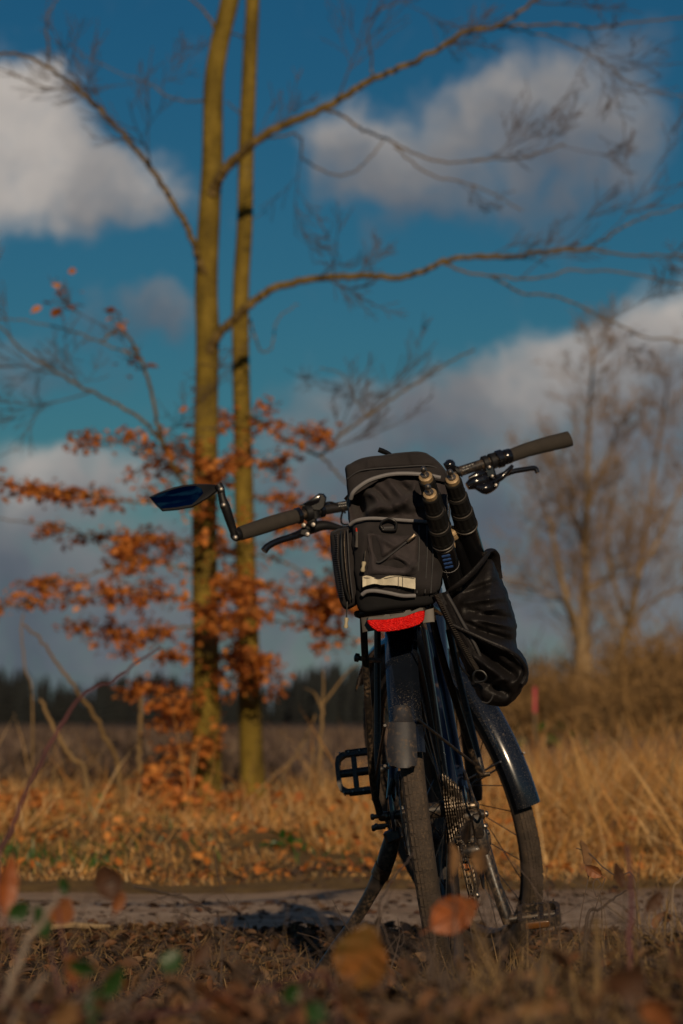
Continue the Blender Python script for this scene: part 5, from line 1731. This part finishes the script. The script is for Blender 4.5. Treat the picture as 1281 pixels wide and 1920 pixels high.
shrub(1010, 42, 1262, 120, 41, 'low brown shrub behind the pink-topped stake')
shrub(1075, 50, 1240, 130, 42, 'brown shrub behind the pale trunk')
shrub(1170, 40, 1235, 130, 43, 'brown shrub under the leaning bare tree')
shrub(1240, 37, 1185, 160, 44, 'tallest brown shrub in the thicket by the right edge')
shrub(1290, 34, 1260, 120, 45, 'low brown shrub cut by the right edge')
shrub(1205, 55, 1200, 150, 46, 'brown shrub at the back of the thicket, beyond the leaning tree')
shrub(300, 17.4, 1455, 130, 51, 'rusty-leaved beech sapling at the foot of the thicker trunk', 'twig', 'rusty saplings', 16, 'beech_sapling', 520)
shrub(25, 15.5, 1510, 110, 52, 'rusty-leaved sapling at the left edge of the picture', 'twig', 'rusty saplings', 12, 'beech_sapling', 420)
shrub(420, 17.0, 1500, 70, 53, 'small rusty sapling between the two beech trunks', 'twig', 'rusty saplings', 9, 'beech_sapling', 150)


# stalks, each a thing of its own
def stalk(label, pxs, Y0, Y1, w0, w1, mt='drystalk', cat='stalk', name='dry_stalk', side=(), group='dead stalks'):
    m_ = len(pxs)
    pts = [P(x, y, Y0 + (Y1 - Y0) * i / (m_ - 1)) for i, (x, y) in enumerate(pxs)]
    # rooted: the lower end runs on down into the ground
    lo_ = 0 if pts[0].z <= pts[-1].z else m_ - 1
    gzl = float(gz(pts[lo_].x, pts[lo_].y))
    if pts[lo_].z > gzl:
        q = pts[lo_] + (pts[lo_] - pts[1 if lo_ == 0 else m_ - 2]) * .3
        q.z = gzl - .02
        pts = [q] + pts if lo_ == 0 else pts + [q]
    sm = catmull(pts, 6)
    r0, r1 = .8 * w0 / 2 * Y0 / FPX, .8 * w1 / 2 * Y1 / FPX
    rg = random.Random(len(label))
    sm = [p + Vector((rg.gauss(0, r0 * .25), 0, rg.gauss(0, r0 * .25))) for p in sm]
    mb = MB(); mb.tube(sm, [r0 + (r1 - r0) * i / (len(sm) - 1) for i in range(len(sm))], 8)
    for s in side:
        mb.tube(catmull([P(x, y, Y0 + dy) for x, y, dy in s], 5), [r1 * .9, r1 * .4], 6)
    o = mb.build(name, M[mt], None)
    tag(o, label, cat, group)
    return o


stalk('thick bent dead stalk pointing up left of the rusty sapling', [(228, 1520), (222, 1440), (205, 1395), (180, 1345), (152, 1305), (120, 1262), (85, 1210), (45, 1172)], 15.8, 15.2, 15, 5)
stalk('short broken stalk slanting below the bent one', [(160, 1450), (135, 1420), (112, 1385), (92, 1345), (75, 1310)], 15.4, 15.4, 13, 8)
stalk('thin stalk rising faintly at the far left', [(60, 1300), (48, 1260), (40, 1180), (45, 1150)], 16, 16, 5, 3)
stalk('upright mossy stub left of the thicker trunk', [(262, 1480), (262, 1420), (264, 1360), (266, 1305)], 18.4, 18.4, 14, 10)
stalk('leaning pale stem against the foot of the thicker trunk', [(330, 1555), (345, 1510), (358, 1450), (366, 1400)], 17.6, 17.8, 11, 7)
stalk('pale leaning stem crossing right of the thicker trunk foot', [(370, 1550), (400, 1515), (425, 1490), (440, 1480)], 17.4, 17.4, 9, 6)
stalk('tall dry forked stalk left of the pedal', [(585, 1545), (592, 1480), (600, 1410), (604, 1350), (605, 1318)], 15.5, 15.5, 11, 7, side=[[(604, 1330, 0), (590, 1300, 0), (570, 1290, .1)], [(605, 1320, 0), (625, 1295, 0), (650, 1262, 0), (672, 1245, .1)], [(604, 1320, 0), (607, 1290, 0), (606, 1255, 0)]])
stalk('slanting thin stalk left of the tall forked one', [(520, 1475), (545, 1430), (570, 1390), (592, 1340)], 16, 16, 6, 4)
stalk('long arching stem sweeping up to the right edge', [(1060, 1440), (1120, 1400), (1180, 1378), (1240, 1352), (1300, 1325)], 15, 14.6, 7, 4)
stalk('straight leaning stem near the right edge', [(1248, 1500), (1258, 1450), (1270, 1400), (1290, 1350)], 14, 14, 9, 6)
stalk('slanting stem below the bare trees', [(1140, 1560), (1175, 1500), (1210, 1455), (1250, 1430)], 14.5, 14.5, 7, 4)
stalk('upright dry stalk left of the bent dead one', [(90, 1580), (93, 1520), (97, 1470), (104, 1430)], 14.8, 14.8, 9, 6)
stalk('thin dry stalk left of the tall forked one', [(570, 1545), (576, 1490), (584, 1440), (590, 1400)], 15.3, 15.3, 5, 4)
# pink-topped survey stake
t = empty('marker_stake'); tag(t, 'thin wooden stake with pink top standing in the grass right of the pannier', 'stake')
mb = MB(); b0 = P(1003, 1440, 26); b0.z = float(gz(b0.x, 26)) - .05; b1 = P(1003, 1336, 26)
mb.tube([b0, b1], .010, 8); mb.build('post', M['stakewood'], t)
mb = MB(); mb.tube([b1, P(1003, 1288, 26)], .0135, 8); mb.build('painted_top', M['pink'], t)

# ------------------------------------------------------------------ litter around the bicycle
n = 21000
x = r.uniform(-1.9, 1.9, n); y = 2.2 + 7.0 * r.uniform(0, 1, n) ** .8
nearp, _ = path_edges(x)
k = (y < nearp + .05 + .5 * r.uniform(0, 1, n) ** 4) & (np.abs(x) < .2 * y + .3)
x, y = x[k], y[k]
V, F = scatter(LEAF_V, LEAF_T, on_ground(x, y, .003) + np.stack([0 * x, 0 * x, r.uniform(0, .03, len(x)) * sstep(7.6, 5.5, y)], 1), r.uniform(0, 6.28, len(x)), r.normal(0, .45, len(x)), r.normal(0, .55, len(x)), np.stack([r.uniform(.010, .034, len(x)), r.uniform(.015, .042, len(x)), r.uniform(.02, .09, len(x))], 1))
o = fast('leaf_litter', V, F, M['litter'], kind='stuff')
tag(o, 'dark brown leaf litter covering the verge under the bicycle', 'leaf litter', kind='stuff')
n = 56000
x = r.uniform(-1.9, 1.9, n); y = 2.4 + 6.9 * r.uniform(0, 1, n) ** .7
nearp, _ = path_edges(x)
k = (y < nearp + .3 * r.uniform(0, 1, n) ** 3) & (np.abs(x) < .2 * y + .3)
x, y = x[k], y[k]
N = len(x)
L = r.uniform(.03, .13, N)
clump = vnoise(x * 2.2, y * 2.2, 55)
sc = np.stack([r.uniform(.0012, .003, N), L * r.uniform(.5, 1.6, N), L * (.15 + .5 * clump) * (1 - .55 * sstep(6.8, 8.2, y))], 1)
V, F = scatter(BLADE_V, BLADE_T, on_ground(x, y, .003), r.uniform(0, 6.283, N), r.normal(-.55, .6, N), r.normal(0, .5, N), sc)
o = fast('straw', V, F, M['straw'], kind='stuff')
tag(o, 'matted dead straw and twigs lying over the leaf litter', 'straw', kind='stuff')
# small debris on the track
x = r.uniform(-1.5, 1.6, 5200); y = r.uniform(8.0, 12.2, 5200)
k = vnoise(x * 2.0, y * 1.3, 71) + .35 * r.uniform(-1, 1, 5200) + .25 * sstep(10.6, 11.6, y) + .3 * sstep(9.0, 8.3, y) > .68
x, y = x[k], y[k]; N = len(x)
V, F = scatter(LEAF_V, LEAF_T, on_ground(x, y, .007), r.uniform(0, 6.28, N), r.normal(0, .3, N), r.normal(0, .3, N), r.uniform(.010, .04, N))
o = fast('track_litter', V, F, M['litter'], kind='stuff')
tag(o, 'scattered leaf scraps lying in drifts on the sandy track', 'leaf litter', kind='stuff')
# grass mound in the near right corner and tufts along the bottom
def tuft_field(n, fx, fy, h0, h1, w0, w1, lean):
    x, y = fx(n), fy(n)
    return blades(on_ground(x, y, -.01), r.uniform(h0, h1, n), r.uniform(w0, w1, n), r, lean)


A = tuft_field(2600, lambda n: r.uniform(.12, .85, n), lambda n: r.uniform(3.6, 5.9, n), .06, .17, .0014, .0035, .8)
Bq = tuft_field(1100, lambda n: r.uniform(.05, .6, n), lambda n: r.uniform(2.6, 3.8, n), .05, .13, .0014, .003, .7)
Cq = tuft_field(900, lambda n: r.uniform(-.7, .2, n), lambda n: r.uniform(3.0, 5.4, n), .03, .08, .0012, .003, .8)
Dq = tuft_field(1300, lambda n: r.uniform(.30, 1.1, n), lambda n: r.uniform(5.6, 7.6, n), .04, .13, .0014, .003, .8)
Eq = tuft_field(700, lambda n: r.uniform(.0, .36, n), lambda n: r.uniform(5.5, 6.15, n), .05, .13, .0012, .003, .7)
Gq = tuft_field(420, lambda n: r.uniform(.26, .55, n), lambda n: r.uniform(6.1, 6.75, n), .05, .14, .0012, .003, .7)
Hq = tuft_field(700, lambda n: r.uniform(-.75, .0, n), lambda n: r.uniform(5.6, 8.4, n), .02, .07, .0012, .003, .9)
vs, fs, off = [], [], 0
for V, F in (A, Bq, Cq, Dq, Eq, Gq, Hq):
    vs.append(V); fs.append(F + off); off += len(V)
o = fast('near_grass', np.concatenate(vs), np.concatenate(fs), M['straw'], kind='stuff')
tag(o, 'withered grass in the blurred foreground', 'grass', kind='stuff')
# long withered stems leaning through the right foreground
N = 300
y = r.uniform(2.9, 5.6, N); x = r.uniform(.045, .118, N) * y
V, F = blades(on_ground(x, y), r.uniform(.06, .20, N), r.uniform(.0015, .0032, N), r, .8)
o = fast('withered_stems', V, F, M['straw'], kind='stuff')
tag(o, 'long withered grass stems leaning in the right foreground', 'grass', kind='stuff')
# dark tangle of twigs along the bottom
acc = []
rg = random.Random(77)
for i in range(330):
    yy = rg.uniform(2.8, 5.6); xx = rg.uniform(-.13, .13) * yy
    if i > 250:
        yy = rg.uniform(4.0, 5.6); xx = rg.uniform(.018, .05) * yy
    grow(acc, (xx, yy, float(gz(xx, yy)) + .005), (rg.gauss(0, 1), rg.gauss(0, .6), rg.uniform(.0, .55)), rg.uniform(.10, .26), rg.uniform(.0010, .0022), 1, rg, up=-.02, kink=.35, nsub=3)
o = tubes_mesh('twig_tangle', acc, M['twig'], None, 5, .0005, kind='stuff')
tag(o, 'tangle of thin dark twigs over the foreground litter', 'twigs', kind='stuff')

# dead leaves caught on the tangle
N = 1100
y = r.uniform(2.5, 5.4, N); x = r.uniform(-.115, .115, N) * y
pos = on_ground(x, y, .01) + np.stack([0 * x, 0 * x, np.abs(r.normal(0, .028, N))], 1)
V, F = scatter(LEAF_V, LEAF_T, pos, r.uniform(0, 6.28, N), r.normal(.3, .7, N), r.normal(0, .7, N), np.stack([r.uniform(.010, .030, N), r.uniform(.015, .038, N), r.uniform(.03, .12, N)], 1))
o = fast('caught_leaves', V, F, M['litter'], kind='stuff')
tag(o, 'dark dead leaves caught in the foreground tangle', 'leaf litter', kind='stuff')

# pale stick lying at the edge of the litter
mb = MB(); a, b_ = P(95, 1772, 8.05), P(205, 1768, 8.2)
a.z = float(gz(a.x, a.y)) + .02; b_.z = float(gz(b_.x, b_.y)) + .022
mb.tube(catmull([a, a.lerp(b_, .3) + Vector((0, 0, .004)), a.lerp(b_, .7), b_], 4), [.008, .0085, .007, .004], 8)
tag(mb.build('stick', M['stick'], None), 'pale bare stick lying on the litter near the left edge of the track', 'stick')

# ------------------------------------------------------------------ single leaves and plants close to the camera
def leaf_obj(label, px, py, Y, wpx, hpx, mt, yaw=0.0, tilt=0.3, roll=0.0, curl=.25, cat='leaf', group='single leaves in the foreground', toothed=False, seed=0):
    """broad leaf standing more or less across the view; width and height as they show"""
    Wd, Ht = wpx / FPX * Y, hpx / FPX * Y
    rg = random.Random(seed + int(px) * 7 + int(py))
    nu, nv = 10, 14
    vs, fs = [], []
    ph = rg.uniform(0, 6)
    for j in range(nv + 1):
        t = j / nv
        w_ = (math.sin(math.pi * min(1, t * .93 + .035)) ** .72) * (1.04 - .28 * t)
        for i in range(nu + 1):
            s = -1 + 2 * i / nu
            tooth = (.05 * math.sin(t * 50) if toothed else .03 * math.sin(t * 31 + ph)) * abs(s) ** 4
            xx = s * (w_ + tooth) * .5
            zz = t - .5
            yy = -curl * (abs(s) ** 1.5) * .5 * w_ + .10 * math.sin(t * 3 + ph) + .035 * math.sin(t * 22 + abs(s) * 3 + ph) * abs(s) - curl * .35 * (t - .5) ** 2 * 2
            vs.append(Vector((xx * Wd, yy * Wd, zz * Ht)))
    for j in range(nv):
        for i in range(nu):
            a = j * (nu + 1) + i
            fs.append((a, a + 1, a + nu + 2, a + nu + 1))
    mb = MB(); mb.add(vs, fs)
    mb.tube([Vector((0, .002, -.5 * Ht - .25 * Ht)), Vector((0, .0, -.5 * Ht)), Vector((0, -.002, 0)), Vector((0, 0, .45 * Ht))], [.0009, .0009, .0007, .0003], 6)
    o = mb.build(name_for(cat, mt), M[mt], None)
    o.location = P(px, py, Y)
    o.rotation_euler = (tilt, roll, yaw)
    tag(o, label, 'leaf', group)
    # the thin shoot that carries it
    R_ = o.rotation_euler.to_matrix()
    a_ = o.location + R_ @ Vector((0, 0, -.72 * Ht))
    g_ = Vector((a_.x + rg.uniform(-.05, .05), a_.y + rg.uniform(-.04, .06), 0))
    g_.z = float(gz(g_.x, g_.y)) - .01
    if a_.z > g_.z + .02:
        mid = a_.lerp(g_, .5) + Vector((rg.uniform(-.02, .02), 0, .01))
        st_ = MB(); st_.tube(catmull([R_.inverted() @ (p - o.location) for p in (a_, mid, g_)], 5), [.0009, .0016], 6)
        st_.build('shoot', M['cane'] if mt == 'greenleaf' else M['twig'], o)
    return o


def name_for(cat, mt):
    return {'greenleaf': 'bramble_leaf'}.get(mt, 'dry_leaf')


leaf_obj('large rust-brown oval leaf in front of the rear wheel', 850, 1714, 3.7, 80, 96, 'rustleaf', .25, .2, 1.0, .15)
leaf_obj('big patchy brown and green leaf low in front of the kickstand', 682, 1792, 3.3, 118, 128, 'patchleaf', -.2, .15, .3, .3)
leaf_obj('faint narrow brown leaf in front of the cassette', 846, 1612, 3.9, 38, 62, 'tanleaf', .9, .1, -.25, .3)
leaf_obj('faint curled brown leaf in front of the derailleur', 904, 1612, 3.9, 42, 52, 'tanleaf', -.6, .2, .5, .4)
leaf_obj('folded pale brown leaf on a twig right of the front wheel', 1093, 1603, 6.0, 26, 62, 'tanleaf', .7, .1, -.45, .7)
leaf_obj('second folded leaf just below the one right of the front wheel', 1113, 1632, 6.0, 26, 36, 'brownleaf', -.5, .4, -.9, .6)
leaf_obj('upright orange leaf at the left edge above the track', 14, 1660, 3.4, 44, 110, 'rustleaf', .5, 0, .1, .4)
leaf_obj('brown crumpled leaf over the track, left', 205, 1652, 3.6, 74, 52, 'darkleaf', .3, .3, 1.2, .5)
leaf_obj('small brown leaf hanging just below the crumpled one over the track', 222, 1690, 3.6, 30, 42, 'brownleaf', .6, .2, .2, .4)
leaf_obj('round brown leaf between the green bramble leaves and the track', 116, 1706, 3.5, 56, 56, 'brownleaf', .2, .3, .5, .4)
leaf_obj('dark green bramble leaf above the pale stem tip', 121, 1661, 3.5, 36, 20, 'greenleaf', .2, .3, 1.4, .3, toothed=True)
leaf_obj('dark green bramble leaf at the left edge beside the pale stem', 36, 1708, 3.3, 40, 44, 'greenleaf', .3, .2, .8, .3, toothed=True)
leaf_obj('dark green bramble leaf crossing the pale stem', 78, 1728, 3.3, 36, 64, 'greenleaf', .3, .2, -.35, .3, toothed=True)
leaf_obj('green bramble leaf pointing left in the lower-left trio', 155, 1812, 3.0, 62, 40, 'greenleaf', .1, .5, .3, .2, toothed=True)
leaf_obj('green bramble leaf pointing right in the lower-left trio', 212, 1842, 3.0, 38, 70, 'greenleaf', .4, .3, .35, .3, toothed=True)
leaf_obj('brightest green bramble leaf hanging lowest in the lower-left trio', 176, 1886, 3.0, 44, 72, 'greenleaf', -.2, -.3, -.1, .2, toothed=True)
leaf_obj('single round green leaf left of centre in the foreground', 322, 1802, 3.2, 46, 46, 'greenleaf', -.2, -.2, .6, .2, toothed=True)
leaf_obj('narrow dark leaf standing right of the round green one', 378, 1786, 3.1, 28, 58, 'darkleaf', .3, .2, .6, .4)
leaf_obj('green leaf low at the bottom, right of centre-left', 592, 1898, 2.8, 48, 44, 'greenleaf', .1, -.3, .5, .2, toothed=True)
leaf_obj('green leaf just above the lowest one left of the rear tyre', 545, 1860, 2.9, 44, 40, 'greenleaf', .5, .1, -.6, .2, toothed=True)
leaf_obj('brown leaf lying at the bottom edge below the patchy one', 668, 1890, 2.9, 90, 60, 'brownleaf', .2, .9, .9, .3)
leaf_obj('dull brown leaf at the bottom, left of the patchy one', 420, 1872, 2.8, 100, 66, 'brownleaf', -.4, 1.0, .4, .4)
leaf_obj('pale brown leaf in the lower-left corner', 120, 1898, 2.7, 60, 66, 'tanleaf', .4, .6, .2, .4)
leaf_obj('orange-brown leaf standing between the pale stems', 132, 1818, 3.2, 40, 60, 'brownleaf', .6, .1, -.5, .4)
leaf_obj('dark brown leaf in the lower right foreground', 1180, 1838, 2.9, 90, 70, 'darkleaf', .3, .8, .7, .4)
leaf_obj('tan leaf at the bottom right among withered grass', 1010, 1880, 2.9, 80, 60, 'tanleaf', -.3, .9, -.4, .4)
leaf_obj('brown leaf in the bottom right corner', 1240, 1895, 2.7, 80, 66, 'brownleaf', -.3, .8, .5, .4)
leaf_obj('dark curled leaf standing at the right edge above the mound', 1225, 1690, 4.2, 34, 50, 'darkleaf', .4, .2, .5, .5)
leaf_obj('small dark leaf on the twig beside the right-edge curled leaf', 1160, 1640, 4.4, 26, 52, 'darkleaf', .3, .1, -.4, .5)
leaf_obj('dry leaf lying below the front wheel', 1060, 1800, 5.0, 44, 30, 'brownleaf', .2, .9, .5, .4)
leaf_obj('dry leaf lying left of the rear tyre', 560, 1800, 5.2, 40, 28, 'tanleaf', .2, .9, -.5, .4)

stalk('pale thick dead stem rising at the lower left', [(-20, 1935), (10, 1870), (38, 1795), (55, 1760), (92, 1708), (110, 1680)], 3.0, 3.2, 22, 12, 'palestem', 'stem', 'dead_stem', group='pale foreground stems')
stalk('shorter pale dead stem beside the thick one at the lower left', [(20, 1935), (40, 1890), (65, 1855), (85, 1830)], 2.9, 3.0, 14, 10, 'palestem', 'stem', 'dead_stem', group='pale foreground stems')
stalk('thin pale stem slanting under the green bramble trio', [(98, 1925), (130, 1885), (160, 1860), (180, 1845)], 2.8, 3.0, 9, 6, 'palestem', 'stem', 'dead_stem', group='pale foreground stems')
stalk('long dark bramble cane crossing the left side up to the leaves', [(-5, 1640), (20, 1560), (55, 1470), (95, 1395), (150, 1308), (210, 1278), (260, 1240), (300, 1215)], 3.9, 4.3, 12, 5, 'cane', 'cane', 'bramble_cane', group='bramble canes')
stalk('low bramble cane running along the bottom left', [(0, 1870), (60, 1888), (140, 1900), (260, 1905), (400, 1880), (520, 1850), (620, 1840)], 2.8, 3.0, 9, 6, 'cane', 'cane', 'bramble_cane', group='bramble canes')
stalk('dark twig arching over the track left of the kickstand', [(250, 1662), (310, 1675), (360, 1690), (395, 1710), (412, 1735)], 4.6, 4.8, 7, 4, 'twig', 'twig', 'dark_twig', group='dark foreground twigs')
stalk('thin twig bending right of the kickstand', [(710, 1715), (722, 1675), (738, 1645), (760, 1620), (775, 1600)], 4.6, 4.8, 6, 4, 'twig', 'twig', 'dark_twig', group='dark foreground twigs')
stalk('thin twig carrying the folded leaves right of the front wheel', [(1190, 1655), (1160, 1645), (1130, 1625), (1105, 1600), (1080, 1590)], 6.0, 6.0, 4, 2.5, 'twig', 'twig', 'dark_twig', group='dark foreground twigs')
stalk('curly tendril under the folded leaves', [(1128, 1700), (1118, 1680), (1112, 1660), (1118, 1648), (1126, 1658), (1120, 1665)], 5.8, 5.8, 3, 2, 'twig', 'twig', 'dark_twig', group='dark foreground twigs')
stalk('knobbly dark twig lying right of the right pedal', [(1100, 1725), (1125, 1705), (1150, 1685), (1175, 1670)], 5.6, 5.7, 9, 4, 'twig', 'twig', 'dark_twig', group='dark foreground twigs')
stalk('purple-brown stem standing at the right edge', [(1180, 1760), (1185, 1690), (1180, 1620), (1175, 1585)], 3.6, 3.7, 14, 8, 'cane', 'cane', 'bramble_cane', group='bramble canes')
stalk('pale straw leaning over the right edge', [(1262, 1675), (1275, 1650), (1300, 1600)], 5.0, 5.0, 3, 2, 'palestem', 'stem', 'dead_stem', group='pale foreground stems')
stalk('blurred straw stem rising in the lower right', [(990, 1930), (1010, 1880), (1020, 1830), (1025, 1780)], 2.7, 2.8, 12, 8, 'drystalk', 'stem', 'dead_stem', group='pale foreground stems')
stalk('upright blurred straw stem right of the pedal', [(1118, 1800), (1120, 1760), (1116, 1720)], 3.4, 3.4, 16, 12, 'drystalk', 'stem', 'dead_stem', group='pale foreground stems')


# small green bramble plants in the grass beyond the track
def bramble(label, px, py, Y, n, size, spread, seed):
    rg = np.random.RandomState(seed)
    b = P(px, py, Y)
    t = empty('bramble_plant'); tag(t, label, 'plant', 'green brambles beyond the track')
    pos = np.stack([b.x + rg.normal(0, spread, n), Y + rg.normal(0, spread, n), b.z + rg.normal(0, spread * .75, n)], 1)
    V, F = scatter(LEAF_V, LEAF_T, pos, rg.uniform(0, 6.28, n), rg.normal(0, .6, n), rg.normal(0, .6, n), size * rg.uniform(.7, 1.3, n))
    fast('leaves', V, F, M['green'], t, kind='stuff')
    acc = [([Vector((b.x, Y, float(gz(b.x, Y)))), Vector((b.x + .01, Y, b.z * .6)), Vector((b.x + (p[0] - b.x) * .6, Y, p[2]))], .003) for p in pos[:8]]
    tubes_mesh('stems', acc, M['cane'], t, 5, .0012)


bramble('bright green bramble below the two beech trunks', 390, 1555, 14.8, 60, .055, .055, 1)
bramble('low green bramble left of the pedal, near the track', 545, 1592, 13.2, 34, .05, .035, 2)
bramble('small green plant left of the rusty sapling', 200, 1525, 15.5, 22, .05, .035, 3)
bramble('green sprig behind the pink-topped stake', 950, 1400, 20, 20, .07, .06, 4)
bramble('green sprig right of the pink-topped stake', 1045, 1390, 20, 16, .07, .06, 5)
